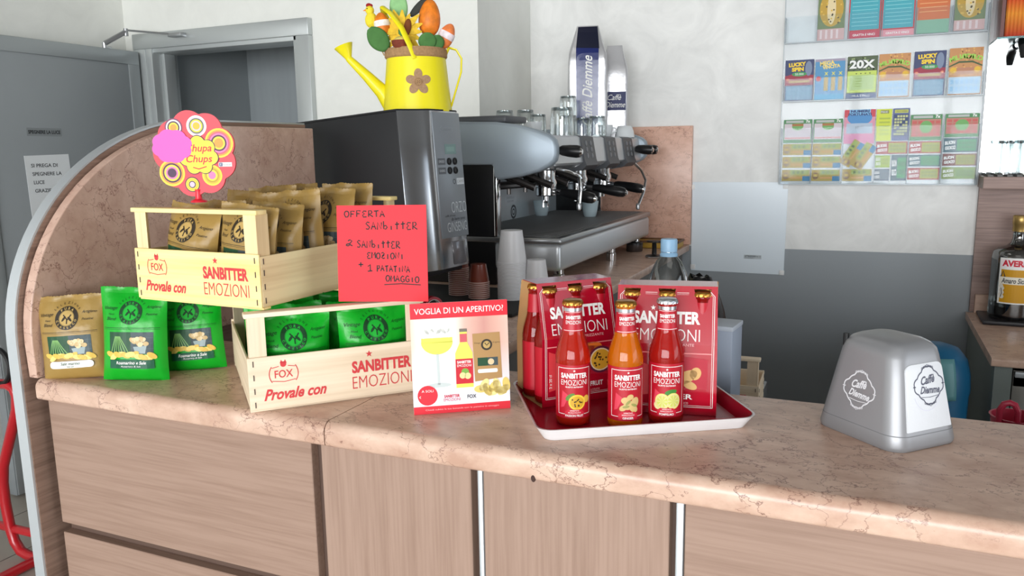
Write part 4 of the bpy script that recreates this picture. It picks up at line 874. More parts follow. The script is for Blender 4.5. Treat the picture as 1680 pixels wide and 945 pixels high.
for k in range(46): y = Y0 + 0.045 + k * 0.0237; b.span(-1.41, -0.935, y, y + 0.012, 1.2440, 1.2458)
part('drip_grate', b, GRATE, t, smooth=False)
for x, y in ((-0.94, 2.50), (-0.94, 3.10), (-0.94, 3.48), (-1.40, 2.50), (-1.40, 3.48)):
    b = B(); b.lathe([(0.020, BZ + 0.0005), (0.020, BZ + 0.030), (0.016, BZ + 0.034), (0.016, 1.138)], 20, M=TR(x, y, 0)); part('foot', b, CHROME, t)
for y0, y1, nm in ((Y0 + 0.002, Y0 + 0.030, 'near'), (Y1 - 0.030, Y1 - 0.002, 'far')):
    b = B(); b.span(-1.45, -1.128, y0, y1, 1.134 if nm == 'far' else BZ + 0.001, 1.50, bevel=0.003); part('side_column', b, BLACK, t)
    b = B(); b.span(-1.130, -1.118, y0 - 0.003, y1 + 0.003, 1.243, 1.478, bevel=0.003); part('column_edge', b, CHROME, t)
XZ = Matrix(((1, 0, 0, 0), (0, 0, -1, 0), (0, 1, 0, 0), (0, 0, 0, 1)))    # (u,v,h) -> (u,-h,v)
cap_pts = [(-1.45, 1.478), (-1.45, 1.615), (-1.253, 1.621), (-1.12, 1.617), (-1.04, 1.606), (-0.975, 1.588), (-0.932, 1.572), (-0.914, 1.556), (-0.908, 1.535), (-0.908, 1.51), (-0.913, 1.49), (-0.93, 1.474), (-0.966, 1.457), (-1.03, 1.441), (-1.107, 1.430), (-1.128, 1.436), (-1.132, 1.478)]
for y in (Y0 + 0.036, Y1 + 0.004):
    b = B(); b.prism(cap_pts, 0.040, M=TR(0, y, 0) @ XZ, bevel=0.010); part('end_cap', b, MB_, t, ang=50)
b = B(); body = [(-1.45, 1.44), (-1.45, 1.572), (-0.955, 1.572), (-0.944, 1.566), (-0.932, 1.480), (-0.942, 1.472), (-1.08, 1.448)]
b.prism(body, Y1 - Y0 - 0.05, M=TR(0, Y1 - 0.02, 0) @ XZ); part('upper_body', b, MS, t, smooth=False)
b = B(); b.span(-1.44, -1.09, Y0 + 0.02, Y0 + 0.20, 1.615, 1.638, bevel=0.008); part('lid_rail', b, MD, t)
b = B(); b.span(-1.352, -1.338, Y0 + 0.03, Y1 - 0.03, 1.243, 1.45); sp = part('splash_back', b, SPL, t, smooth=False)
SX = Matrix(((0, 0, 1, -1.3378), (1, 0, 0, 0), (0, 1, 0, 0), (0, 0, 0, 1)))
a = Art(); a.rect(2.935, 1.31, 3.07, 1.35, flat((196, 204, 210)), 1); a.text('CONTROLLO', 3.0, 1.335, 0.009, flat((130, 138, 146)), 2); a.text('DOSE CAFFE', 3.0, 1.32, 0.008, flat((130, 138, 146)), 2); a.ring(3.03, 1.275, 0.020, 0.029, flat((70, 76, 82)), 1); a.ring(3.03, 1.275, 0.008, 0.014, flat((70, 76, 82)), 1)
o = a.build('print', sp, on_plane(SX)); o.matrix_parent_inverse = world_inv(sp)
# button pads on the slanted fascia
for ya, yb in ((2.705, 2.884), (2.986, 3.167), (3.234, 3.414)):
    ym = (ya + yb) / 2; ya, yb = ym - 0.068, ym + 0.068
    b = B(); b.rings([[(-0.958, ya, 1.5735), (-0.940, ya, 1.568), (-0.926, ya, 1.490), (-0.918, ya, 1.468), (-0.935, ya, 1.452), (-0.985, ya, 1.446), (-0.985, ya, 1.452), (-0.944, ya, 1.470)], [(-0.958, yb, 1.5735), (-0.940, yb, 1.568), (-0.926, yb, 1.490), (-0.918, yb, 1.468), (-0.935, yb, 1.452), (-0.985, yb, 1.446), (-0.985, yb, 1.452), (-0.944, yb, 1.470)]]); pd = part('button_pad', b, MD, t, ang=50)
    for i in range(2):
        for j in range(3):
            b = B(); b.lathe([(0.009, 0), (0.009, 0.003), (0.006, 0.004)], 12, M=TR(-0.9365 + 0.0035 * j, ym - 0.026 + 0.052 * i, 1.546 - 0.022 * j) @ RY(R(82))); part('button', b, mat('pad_button', (124, 126, 130), 0.4), pd)
# groups, portafilters
for gy, tipy in ((2.685, 2.650), (3.03, 3.035), (3.35, 3.30)):
    b = B(); b.lathe([(0.040, 1.395), (0.042, 1.41), (0.036, 1.425), (0.036, 1.452)], 24, M=TR(-1.06, gy, 0)); b.box((-1.10, gy, 1.43), (0.08, 0.06, 0.05), bevel=0.01); part('group_head', b, CHROME, t)
    b = B(); b.lathe([(0.030, 1.362), (0.037, 1.366), (0.037, 1.392), (0.034, 1.395)], 24, M=TR(-1.06, gy, 0)); b.cyl((-1.025, gy, 1.378), (-0.985, gy + (tipy - gy) * 0.3, 1.374), 0.009, 12)
    b.cyl((-1.06, gy, 1.364), (-1.06, gy, 1.345), 0.012, 12); b.tube([(-1.06, gy - 0.004, 1.348), (-1.06, gy - 0.018, 1.338), (-1.06, gy - 0.020, 1.322)], 0.006, 8); b.tube([(-1.06, gy + 0.004, 1.348), (-1.06, gy + 0.018, 1.338), (-1.06, gy + 0.020, 1.322)], 0.006, 8)
    pf = part('portafilter', b, CHROME, t)
    d0 = Vector((-0.995, gy + (tipy - gy) * 0.3, 1.376)); d1 = Vector((-0.862, tipy, 1.356)); pts = [d0.lerp(d1, q) for q in (0, 0.1, 0.3, 0.55, 0.8, 0.94, 1.0)]
    b = B(); b.tube(pts, [0.011, 0.015, 0.017, 0.0195, 0.0205, 0.018, 0.012], 16); part('handle', b, BLACK, pf)
    b = B(); e = (d1 - d0).normalized(); b.cyl(d1 - e * 0.002, d1 + e * 0.006, 0.011, 14, r1=0.007); part('handle_tip', b, CHROME, pf)
for y in (2.50, 3.44, 3.525):
    b = B(); b.tube([(-0.935, y, 1.522), (-0.925, y, 1.522), (-0.90, y, 1.520), (-0.875, y, 1.518), (-0.862, y, 1.517)], [0.012, 0.017, 0.020, 0.021, 0.018], 20); kn = part('steam_knob', b, BLACK, t)
    b = B(); b.cyl((-0.864, y, 1.517), (-0.856, y, 1.5165), 0.012, 14, r1=0.008); part('knob_cap', b, CHROME, kn)
for pts in ([(-0.95, 2.50, 1.462), (-0.915, 2.53, 1.452), (-0.895, 2.58, 1.435), (-0.893, 2.586, 1.39), (-0.898, 2.586, 1.335)], [(-0.95, 3.47, 1.462), (-0.925, 3.50, 1.43), (-0.912, 3.53, 1.385), (-0.915, 3.50, 1.33), (-0.925, 3.45, 1.275)]):
    b = B(); b.tube(pts, 0.006, 10); w_ = part('steam_wand', b, CHROME, t); b = B(); p = Vector(pts[-1]); b.lathe([(0.006, 0.012), (0.009, 0.004), (0.008, -0.012), (0.004, -0.016)], 12, M=TR(*p)); part('wand_tip', b, STEEL, w_)
b = B()
for k in range(7): y = 2.47 + 0.16 * k; b.cyl((-1.12, y, 1.44), (-1.02, y + 0.02, 1.40), 0.012, 10); b.cyl((-1.25, y, 1.45), (-1.25, y, 1.36), 0.008, 8)
b.tube([(-1.18, 2.44, 1.405), (-1.15, 2.9, 1.40), (-1.16, 3.5, 1.405)], 0.014, 10); part('pipework', b, mat('dark_chrome', (96, 92, 90), 0.25, metal=0.9), t)

# crockery on the drip tray and on the cup rack
CER = mat('white_ceramic', (222, 226, 228), 0.2, coat=0.4); CERB = mat('pale_blue_ceramic', (186, 204, 210), 0.25)
def cup(name, label, m, r, h, loc, group, handle=None, inverted=False):
    t = thing(name, label, 'cup', loc, (0, 0, 0), group); b = B()
    pr = [(r * 0.62, 0), (r * 0.70, h * 0.03), (r * 0.88, h * 0.45), (r, h), (r * 0.93, h), (r * 0.80, h * 0.45), (r * 0.60, h * 0.08), (0.001, h * 0.07)]
    if inverted: pr = [(a_, h - z) for a_, z in pr]
    b.lathe(pr, 28, cap=(True, False)); obj('cup_body', b, m, t, ang=50)
    if handle is not None:
        b = B(); d = Vector((math.cos(handle), math.sin(handle), 0)); zz = (lambda z: h - z) if inverted else (lambda z: z)
        b.tube([tuple(d * (r * 0.88) + Vector((0, 0, zz(h * 0.78)))), tuple(d * (r * 1.35) + Vector((0, 0, zz(h * 0.74)))), tuple(d * (r * 1.42) + Vector((0, 0, zz(h * 0.5)))), tuple(d * (r * 0.80) + Vector((0, 0, zz(h * 0.30))))], r * 0.10, 8); obj('handle', b, m, t)
    return t
cup('espresso_cup', 'pale cup on the drip tray below the nearest spouts', CERB, 0.036, 0.066, (-1.281, 3.20, 1.246), 'cups on the drip tray')
cup('espresso_cup', 'pale cup on the drip tray below the black portafilter handles', CERB, 0.036, 0.066, (-1.063, 3.20, 1.246), 'cups on the drip tray')
TOP = 1.5725
def glass(name, label, r, h, loc, group, ribs=0, inverted=True, bead=False):
    t = thing(name, label, 'glass', loc, (0, 0, 0), group); b = B(); n = 32
    def ring_(rr, z): return [(rr * (1 + (0.03 * math.cos(ribs * 2 * PI * i / n) if ribs else 0)) * math.cos(2 * PI * i / n), rr * (1 + (0.03 * math.cos(ribs * 2 * PI * i / n) if ribs else 0)) * math.sin(2 * PI * i / n), z) for i in range(n)]
    pr = [(r, 0), (r * 0.99, h * 0.3), (r * 0.95, h * 0.7), (r * 0.9, h * 0.97), (r * 0.84, h)] if not bead else [(r * 0.9, 0), (r, h * 0.2), (r * 0.92, h * 0.32), (r, h * 0.45), (r * 0.92, h * 0.57), (r * 0.98, h * 0.7), (r * 0.85, h * 0.86), (r * 0.8, h)]
    b.rings([ring_(a_, z) for a_, z in pr], cap=(False, True)); obj('bowl', b, CLEAR, t, ang=50)
    b = B(); b.lathe([(r * 0.80, h * 0.90), (r * 0.84, h * 0.94), (r * 0.84, h * 0.995), (r * 0.2, h * 0.998)], 28); obj('thick_base', b, thin_glass('thick_glass', (206, 214, 216), 0.25), t)
    return t
GG = 'glasses upside down on the coffee machine'
glass('tumbler', 'ribbed tumbler upside down on the machine nearest the yellow watering can', 0.037, 0.104, (-1.301, 2.877, TOP), GG, 8)
glass('tumbler', 'ribbed tumbler upside down right beside the one nearest the watering can', 0.037, 0.108, (-1.255, 2.972, TOP), GG, 8)
cup('espresso_cup', 'white cup between the ribbed tumblers and the small glass on the machine', CER, 0.036, 0.056, (-1.170, 2.842, TOP), 'white cups on the coffee machine', R(200))
glass('tumbler', 'small low glass with thick base beside the white cup on the machine', 0.032, 0.088, (-1.190, 2.947, TOP), GG)
glass('tumbler', 'tall glass standing upside down on the machine in front of the stacked one', 0.046, 0.112, (-1.097, 2.96, TOP), GG)
cup('espresso_cup', 'white cup seen through the tall glass on the machine', CER, 0.042, 0.050, (-1.148, 3.075, TOP), 'white cups on the coffee machine')
g_ = glass('tumbler', 'lower glass of the stacked pair before the coffee bag', 0.038, 0.090, (-1.151, 3.18, TOP), GG); glass('tumbler', 'upper glass of the stacked pair before the coffee bag', 0.036, 0.078, (-1.151, 3.18, TOP + 0.0902), GG)
glass('tumbler', 'plain glass between the tall glass and the dimpled one', 0.034, 0.082, (-1.120, 3.262, TOP), GG)
glass('tumbler', 'dimpled glass on the machine below the blue coffee bag', 0.040, 0.088, (-1.058, 3.280, TOP), GG, bead=True)
cup('espresso_cup', 'white cup with a handle on the machine behind the dimpled glass', CER, 0.034, 0.054, (-1.060, 3.395, TOP), 'white cups on the coffee machine', R(20))
cup('espresso_cup', 'white cup upside down at the far front corner of the machine', CER, 0.044, 0.050, (-0.990, 3.458, TOP), 'white cups on the coffee machine', None, True)

# bags of coffee beans behind the glasses
FOIL = mat('silver_foil', (206, 206, 208), 0.28, metal=0.5, bump=0.4, bscale=22); BLUEF = mat('blue_foil', (26, 40, 104), 0.28, coat=0.5, bump=0.4, bscale=22); NAVY = flat((20, 24, 46), 0.3)
def coffee_bag(label, loc, yaw, w, d, h, stripe):
    t = thing('coffee_bag', label, 'coffee bag', loc, (0, 0, yaw), 'bags of coffee beans'); b = B(); rs = []
    nz = 16
    def sec(v):
        wv = w / 2 * (1.0 - 0.10 * abs(v - 0.4)); dv = d / 2
        if v > 0.74: q = (v - 0.74) / 0.26; wv *= 1 - 0.42 * q; dv *= max(0.06, 1 - q * 1.0)
        return wv, dv
    for j in range(nz + 1):
        v = j / nz; wv, dv = sec(v); rs.append([(x + 0.004 * noise.noise(Vector((x * 30, y * 30, v * 6))), y + 0.004 * noise.noise(Vector((x * 30 + 9, y * 30, v * 6))), v * h) for x, y, _ in rring(wv, dv, min(0.012, dv * 0.8), 0, 4)])
    b.rings(rs); bd = obj('foil_body', b, FOIL, t, ang=50)
    def fr(u, v, hh):
        wv, dv = sec(v / h); return Vector((u, -dv - 0.0045 - hh, v))
    a = Art()
    if stripe:
        hw = w * 0.27; a.poly([(-hw, 0.02), (0.0, -0.0), (hw, 0.02), (hw * 1.05, h * 0.80), (hw * 0.9, h * 0.95), (-hw * 0.9, h * 0.95), (-hw * 1.05, h * 0.80)], BLUEF, 1); a.poly([(-hw * 1.05, h * 0.80), (hw * 1.1, h * 0.79), (hw * 0.9, h * 0.99), (-hw * 0.9, h * 0.99)], NAVY, 2)
        a.text('Caffè Diemme', 0.0, h * 0.42, hw * 0.95, P_WHITE, 3, w=h * 0.62, shear=0.4, bold=0.01, rot=PI / 2)
    else:
        a.rect(-w * 0.42, h * 0.30, w * 0.42, h * 0.50, flat((24, 34, 84)), 1); a.text('Caffè', 0, h * 0.44, 0.024, P_WHITE, 2, w=w * 0.5, shear=0.4); a.text('Diemme', 0.004, h * 0.36, 0.024, P_WHITE, 2, w=w * 0.72, shear=0.4)
    a.build('print', bd, fr, eps=0.0004, cut=([k * 0.02 for k in range(-5, 6)], [h * k / 16 for k in range(1, 16)]))
    return t
coffee_bag('silver coffee bag with a blue stripe standing on the machine behind the glasses', (-1.144, 3.412, TOP), R(16), 0.170, 0.10, 0.475, True)
coffee_bag('plain silver coffee bag with a small blue label behind the striped one', (-1.058, 3.527, TOP), R(16), 0.120, 0.05, 0.40, False)

# ------------------------------------------------------------------ barley coffee dispenser
t = thing('barley_dispenser', 'black barley coffee dispenser with chrome front standing on the bench', 'coffee dispenser', (-1.064, 1.812, BZ + 0.034), (0, R(-4), R(-6)))
HW, HH = 0.245, 0.522
b = B(); b.span(-0.45, -0.031, 0.0, HW, 0.075, HH, bevel=0.004); b.span(-0.45, -0.16, 0.01, HW - 0.01, 0.006, 0.08, bevel=0.004); bb = obj('black_casing', b, mat('black_casing', (24, 25, 28), 0.5), t)
b = B(); b.span(-0.36, -0.3585, -0.0006, 0.001, 0.36, 0.48); obj('panel_slot', b, BLACKM, t, smooth=False)
pl = [(-0.031, 0.0), (-0.030, 0.002), (-0.022, 0.030), (-0.012, 0.060), (-0.004, 0.078), (0.002, 0.090), (0.004, 0.105), (0.005, 0.17), (0.003, 0.225), (-0.004, 0.241), (-0.031, HW)]
b = B(); b.prism(pl, HH - 0.092, M=TR(0, 0, 0.092), bevel=0.0015); fr_ = obj('chrome_front', b, mat('front_chrome', (186, 188, 192), 0.16, metal=0.9), t, ang=50)
b = B(); b.span(0.0, 0.0065, 0.104, 0.236, 0.175, HH - 0.004, bevel=0.002); gp = obj('control_panel', b, mat('panel_grey', (138, 144, 150), 0.35, metal=0.3), t)
b = B(); b.prism([(x - 0.0, y) for x, y in pl], 0.004, M=TR(0, 0, HH)); b.span(-0.45, -0.031, 0.0, HW, HH - 0.0005, HH + 0.004); obj('top_plate', b, BLACKM, t)
FX = Matrix(((0, 0, 1, 0.0066), (1, 0, 0, 0), (0, 1, 0, 0), (0, 0, 0, 1))); a = Art(); LG = flat((206, 212, 216)); DK = flat((60, 64, 70))
a.rect(0.150, 0.405, 0.205, 0.432, flat((104, 132, 128), 0.2), 1); a.rect(0.158, 0.412, 0.197, 0.425, flat((120, 150, 142), 0.2), 2)
for z in (0.385, 0.360): a.rect(0.112, z - 0.009, 0.148, z + 0.009, flat((96, 100, 106)), 1); a.text('ORZO' if z > 0.37 else 'GINSENG', 0.130, z, 0.006, LG, 2, w=0.026)
a.rect(0.196, 0.320, 0.232, 0.338, LG, 1); a.text('CAFFE', 0.214, 0.329, 0.008, flat((150, 150, 150)), 2); a.ring(0.184, 0.329, 0.005, 0.007, DK, 1)
a.text('ORZO', 0.196, 0.258, 0.030, LG, 2, w=0.074, bold=-0.012); a.text('caffè d\'orzo', 0.150, 0.236, 0.006, DK, 2, shear=0.2, w=0.05); a.text('da bere sano', 0.188, 0.226, 0.009, DK, 2, w=0.068, shear=0.2); a.text('GINSENG', 0.180, 0.204, 0.026, LG, 2, w=0.096, bold=-0.012); a.text('diemme', 0.165, 0.475, 0.014, flat((150, 156, 162)), 2)
a.build('print', gp, on_plane(FX), eps=0.0002)
for z in (0.385, 0.360):
    for y in (0.166, 0.194): b = B(); b.lathe([(0.010, 0), (0.010, 0.003), (0.006, 0.004), (0.006, 0.002), (0.001, 0.002)], 16, M=TR(0.0064, y, z) @ RY(R(90))); obj('button', b, BLACK, gp)
b = B(); b.span(-0.01, 0.0075, 0.150, 0.215, 0.098, 0.165, bevel=0.004); obj('spout_cover', b, mat('smoked_plastic', (120, 118, 122), 0.15, metal=0.4), t)
b = B()
for x, y in ((-0.19, 0.03), (-0.19, 0.21), (-0.42, 0.03), (-0.42, 0.21)): b.cyl((x, y, 0.010), (x, y, -0.0332 - x * 0.0699), 0.012, 12)
obj('foot', b, BLACK, t)

# stacked disposable cups and odds and ends on the bench
DISP = mat('translucent_white_cup', (226, 226, 228), 0.35, sss=0.1); BRIM = mat('pale_cup_rim', (196, 160, 150), 0.3); BRC = mat('brown_plastic_cup', (122, 58, 44), 0.25)
def cup_stack(name, n, r, h, pitch, m, loc, group, lab, rim=None):
    first = None
    for k in range(n):
        if first is None:
            b = B(); b.lathe([(r * 0.97, 0.0), (r * 1.03, 0.0), (r * 1.03, 0.0025), (r, 0.0035), (r * 0.74, h), (r * 0.70, h + 0.0005), (0.001, h + 0.0006), (0.001, h - 0.001), (r * 0.70, h - 0.0012), (r * 0.95, 0.002)], 28, cap=(False, False)); o = first = obj(name, b, m)
            if rim:
                o.data.materials.append(rim)
                for p_ in o.data.polygons:
                    if p_.center.z < 0.0036: p_.material_index = 1
        else: o = first.copy(); COL.objects.link(o)
        o.location = (loc[0], loc[1], loc[2] + k * pitch); tag(o, lab, 'cup', group)
    return first
b = B(); b.span(-1.36, -0.86, 1.93, 2.30, BZ + 0.0005, BZ + 0.012, bevel=0.004); tag(obj('rubber_mat', b, mat('black_rubber', (26, 26, 26), 0.6)), 'black rubber mat under the stacked cups beside the chrome dispenser', 'mat')
MZ = BZ + 0.0125
cup_stack('brown_cup', 9, 0.0315, 0.055, 0.0058, BRC, (-1.052, 2.118, MZ), 'brown plastic cups in the short stack', 'brown plastic cup nested in the short stack in front of the dispenser', BRIM)
cup_stack('brown_cup', 15, 0.0315, 0.055, 0.0058, BRC, (-1.136, 2.150, MZ), 'brown plastic cups in the tall stack', 'brown plastic cup nested in the tall stack under the dispenser spout', BRIM)
cup_stack('white_cup', 26, 0.043, 0.095, 0.0043, DISP, (-0.952, 2.140, MZ), 'white plastic cups in the tall stack', 'white plastic cup nested in the tall stack before the espresso machine')
cup_stack('white_cup', 10, 0.037, 0.075, 0.0045, DISP, (-0.885, 2.165, MZ), 'white plastic cups in the short stack', 'white plastic cup nested in the short stack beside the tall white stack')
t = thing('tape_roll', 'roll of red sticky tape standing on the bench behind the red card', 'tape', (-1.075, 1.875, BZ + 0.0285), (0, 0, R(55)))
b = B(); b.lathe([(0.021, -0.011), (0.028, -0.011), (0.028, 0.011), (0.021, 0.011), (0.021, -0.011)], 28, M=RX(R(90)), cap=(False, False)); obj('tape_body', b, mat('tape_red_film', (188, 30, 50), 0.3), t)
b = B(); b.lathe([(0.0195, -0.0115), (0.0212, -0.0115), (0.0212, 0.0115), (0.0195, 0.0115), (0.0195, -0.0115)], 28, M=RX(R(90)), cap=(False, False)); obj('card_core', b, PAPER, t)
b = B(); b.grid(lambda i, j: Vector((-0.90 + 0.10 * i, 2.32 + 0.10 * j + 0.02 * math.sin(i * 5), BZ + 0.002 + 0.012 * (0.5 + 0.5 * math.sin(i * 9 + j * 5)) * (1 - abs(2 * i - 1)) ** 0.5)), 16, 12)
o = tag(obj('cloth', b, mat('green_cloth', (120, 176, 60), 0.9)), 'crumpled green cleaning cloth on the bench under the espresso machine', 'cloth'); s_ = o.modifiers.new('thick', 'SOLIDIFY'); s_.thickness = 0.002; s_.offset = 1

# ------------------------------------------------------------------ yellow watering can with easter decoration
YEL = mat('yellow_enamel', (240, 226, 24), 0.38, coat=0.2); BUR = mat('burlap', (166, 130, 92), 0.95, var=0.18, vscale=160)
WX = (-1.172, 2.0, 1.6325); wyaw = math.atan2(0.4045, 0.9144)
t = thing('watering_can', 'bright yellow watering can planter with a burlap flower, on the black dispenser', 'watering can', WX, (0, 0, wyaw))
cr_ = lambda z: 0.0965 + (0.081 - 0.0965) * z / 0.158
b = B(); b.lathe([(0.094, 0), (0.0965, 0.002), (cr_(0.08), 0.08), (0.081, 0.156), (0.083, 0.158), (0.081, 0.160), (0.076, 0.158), (0.076, 0.140), (0.001, 0.138)], 48, cap=(True, False)); bd = obj('can_body', b, YEL, t, ang=50)
b = B(); b.tube([(-0.076, 0, 0.028), (-0.098, 0, 0.060), (-0.140, 0, 0.104), (-0.187, 0, 0.150)], [0.026, 0.021, 0.015, 0.010], 16); sp_ = obj('spout', b, YEL, t)
e = Vector((-0.36, 0, 0.93)).normalized(); p0 = Vector((-0.187, 0, 0.150)); b = B(); M = TR(*p0) @ e.to_track_quat('Z', 'Y').to_matrix().to_4x4(); b.lathe([(0.009, -0.004), (0.010, 0.004), (0.026, 0.036), (0.027, 0.038), (0.025, 0.038), (0.009, 0.006)], 24, M=M, cap=(True, True)); obj('rose', b, YEL, sp_)
b = B(); b.tube([(0.079, 0, 0.172 - 0.02), (0.092, 0, 0.176), (0.112, 0, 0.170), (0.126, 0, 0.146), (0.124, 0, 0.110), (0.108, 0, 0.060), (0.094, 0, 0.016)], 0.0055, 10, flatten=0.5); obj('side_handle', b, YEL, t)
b = B(); b.tube([(0.006, -0.081, 0.140), (-0.004, -0.084, 0.168), (-0.028, -0.074, 0.220), (-0.060, -0.048, 0.262), (-0.086, -0.010, 0.284), (-0.088, 0.030, 0.270), (-0.06, 0.065, 0.220), (-0.02, 0.080, 0.160)], 0.0085, 12, flatten=0.55); obj('top_handle', b, YEL, t)
b = B(); b.lathe([(0.083, 0.146), (0.0865, 0.150), (0.087, 0.166), (0.084, 0.172), (0.079, 0.172), (0.079, 0.15)], 40, cap=(False, False)); obj('burlap_rim', b, BUR, t)
a = Art(); fx, fz = 0.014, 0.078
for k in range(5): th = R(90 + 72 * k); a.disc(fx + 0.0205 * math.cos(th), fz + 0.0205 * math.sin(th), 0.0148, mat('burlap_patch', (168, 134, 102), 0.95, var=0.15, vscale=200), 1, ry=0.0115, rot=th, n=20)
a.disc(fx, fz, 0.012, BUR, 3); a.ring(fx, fz, 0.0085, 0.0092, flat((110, 80, 60)), 5)
for q in (-1, 1): a.disc(fx + q * 0.003, fz + 0.002, 0.0011, flat((90, 64, 48)), 5, n=8); a.disc(fx + q * 0.003, fz - 0.003, 0.0011, flat((90, 64, 48)), 5, n=8)
a.build('flower_patch', bd, lambda u, v, h: Vector(((cr_(v) + 0.0006 + h) * math.sin(u / 0.089), -(cr_(v) + 0.0006 + h) * math.cos(u / 0.089), v)), eps=0.0006, cut=([0.006 * k for k in range(-5, 9)], []))
def wloc(x, y, z): c, s = math.cos(wyaw), math.sin(wyaw); return (WX[0] + x * c - y * s, WX[1] + x * s + y * c, WX[2] + z)
def egg(label, c1, c2, loc, r, l, tilt, band=False, stripes=False):
    t = thing('easter_egg', label, 'egg', wloc(*loc), (0, tilt, wyaw), 'decorated eggs in the watering can'); b = B(); n = 14
    b.lathe([(r * math.sin(PI * k / n) * (1 - 0.14 * math.cos(PI * k / n) * -1), -l * math.cos(PI * k / n)) for k in range(n + 1)], 24, cap=(False, False)); obj('shell', b, mat('egg_%d' % c1[1], c1, 0.5, var=0.22, vscale=60), t, ang=80)
    if band: b = B(); b.lathe([(r * 1.0, -l * 0.22), (r * 1.05, 0), (r * 0.99, l * 0.30)], 24, cap=(False, False)); obj('ribbon', b, mat('egg_band_%d' % c2[0], c2, 0.6, var=0.2, vscale=90), t)
    b = B(); b.cyl((0, 0, -l * 0.95), (0, 0, -l - 0.05), 0.0018, 6); obj('stick', b, mat('stick_wood', (190, 160, 110), 0.7), t)
egg('large glittery orange egg standing up at the top of the planter', (232, 128, 34), (0, 0, 0), (0.041, -0.005, 0.255), 0.030, 0.050, R(4))
egg('orange egg with a white lace ribbon leaning beside the side handle', (238, 132, 70), (236, 222, 226), (0.086, -0.012, 0.205), 0.022, 0.036, R(28), True)
egg('orange egg with a white band beside the yellow chick', (240, 128, 60), (244, 238, 228), (-0.086, -0.030, 0.236), 0.0215, 0.032, R(-8), True)
t = thing('toy_chick', 'small yellow toy chick with a red comb at the spout side of the planter', 'chick', wloc(-0.118, -0.015, 0.232), (0, 0, wyaw))
FLUFF = mat('yellow_fluff', (246, 224, 60), 0.9, bump=0.8, bscale=200)
b = B(); b.ball((0, 0, 0.018), (0.017, 0.015, 0.021)); b.ball((-0.003, 0, 0.044), (0.012, 0.012, 0.012)); obj('body', b, FLUFF, t)
b = B(); b.ball((-0.005, 0, 0.057), (0.008, 0.004, 0.006)); b.ball((0.001, 0, 0.056), (0.005, 0.004, 0.005)); obj('comb', b, mat('red_felt', (150, 30, 30), 0.9), t)
b = B(); b.lathe([(0.003, 0), (0.0005, 0.008)], 8, M=TR(-0.013, -0.004, 0.044) @ RY(R(-100))); obj('beak', b, mat('orange_felt', (240, 140, 40), 0.8), t); b = B(); b.ball((-0.008, -0.010, 0.047), 0.0018); obj('eye', b, BLACK, t)
b = B(); b.cyl((0, 0, 0.0), (0.03, 0.01, -0.075), 0.0018, 6); obj('stick', b, MC['stick_wood'], t)
def leaf(name, label, m, loc, w, l, yaw, lean, curl=0.3):
    b = B(); b.grid(lambda i, j: Vector(((i - 0.5) * w * math.sin(PI * (0.06 + 0.90 * j)) ** 0.6, curl * w * ((i - 0.5) ** 2) - curl * 0.6 * l * j * j, l * j)), 8, 12)
    o = obj(name, b, m); o.location = wloc(*loc); o.rotation_euler = (lean, 0, wyaw + yaw); s_ = o.modifiers.new('thick', 'SOLIDIFY'); s_.thickness = 0.0012
    tag(o, label, 'leaf', 'felt leaves in the watering can'); return o
LG_ = mat('leaf_green', (74, 122, 62), 0.8, var=0.12, vscale=50); LGP = mat('leaf_pale_green', (140, 190, 130), 0.8, var=0.15, vscale=50)
leaf('felt_leaf', 'broad green leaf hanging over the spout side of the rim', LG_, (-0.074, -0.045, 0.168), 0.055, 0.070, R(-8), R(4), 0.25).rotation_euler = (R(8), R(-38), wyaw)
leaf('felt_leaf', 'green leaf under the large orange egg', LG_, (0.038, -0.055, 0.164), 0.050, 0.046, R(10), R(12)); leaf('felt_leaf', 'green leaf beside the small ribboned egg', LG_, (0.062, -0.046, 0.164), 0.045, 0.040, R(25), R(8))
leaf('felt_leaf', 'pale striped green leaf at the top above the handle', LGP, (-0.045, 0.01, 0.245), 0.050, 0.085, R(0), R(-4)); leaf('felt_leaf', 'dark leaf pointing up above the yellow flower', mat('leaf_dark', (44, 48, 44), 0.7), (-0.012, 0.0, 0.262), 0.022, 0.070, R(0), R(-6)).rotation_euler = (0, R(48), wyaw)
t = thing('raffia_flower', 'yellow raffia flower with brown centre in the middle of the planter', 'flower', wloc(-0.030, -0.035, 0.215), (0, 0, wyaw))
b = B()
for k in range(16):
    th = 2 * PI * k / 16; r_ = 0.040 + 0.006 * (k % 3); M = RY(-th) @ TR(0.012, 0.004 * (k % 2), 0); b.rings([[(0, -0.002, -0.006), (0, 0.002, -0.006), (0, 0.002, 0.006), (0, -0.002, 0.006)], [(r_ * 0.5, -0.006, -0.009), (r_ * 0.5, -0.002, -0.009), (r_ * 0.5, -0.002, 0.009), (r_ * 0.5, -0.006, 0.009)], [(r_, 0.002, -0.002), (r_, 0.003, -0.002), (r_, 0.003, 0.002), (r_, 0.002, 0.002)]], M=M)
obj('petals', b, mat('raffia_yellow', (226, 186, 50), 0.8, var=0.2, vscale=80), t, ang=50)
b = B(); b.ball((0.012, -0.008, 0.014), (0.010, 0.006, 0.022), M=RY(R(10))); obj('centre', b, mat('brown_felt', (120, 66, 30), 0.9), t)
b = B(); b.ball((0, 0.002, 0), (0.014, 0.006, 0.014)); b.cyl((0, 0.004, -0.01), (0.004, 0.02, -0.07), 0.003, 6); obj('stalk', b, LG_, t)
t = thing('straw_basket', 'tiny dark red basket at the rim under the yellow flower', 'basket', wloc(-0.032, -0.058, 0.169), (0, 0, wyaw))
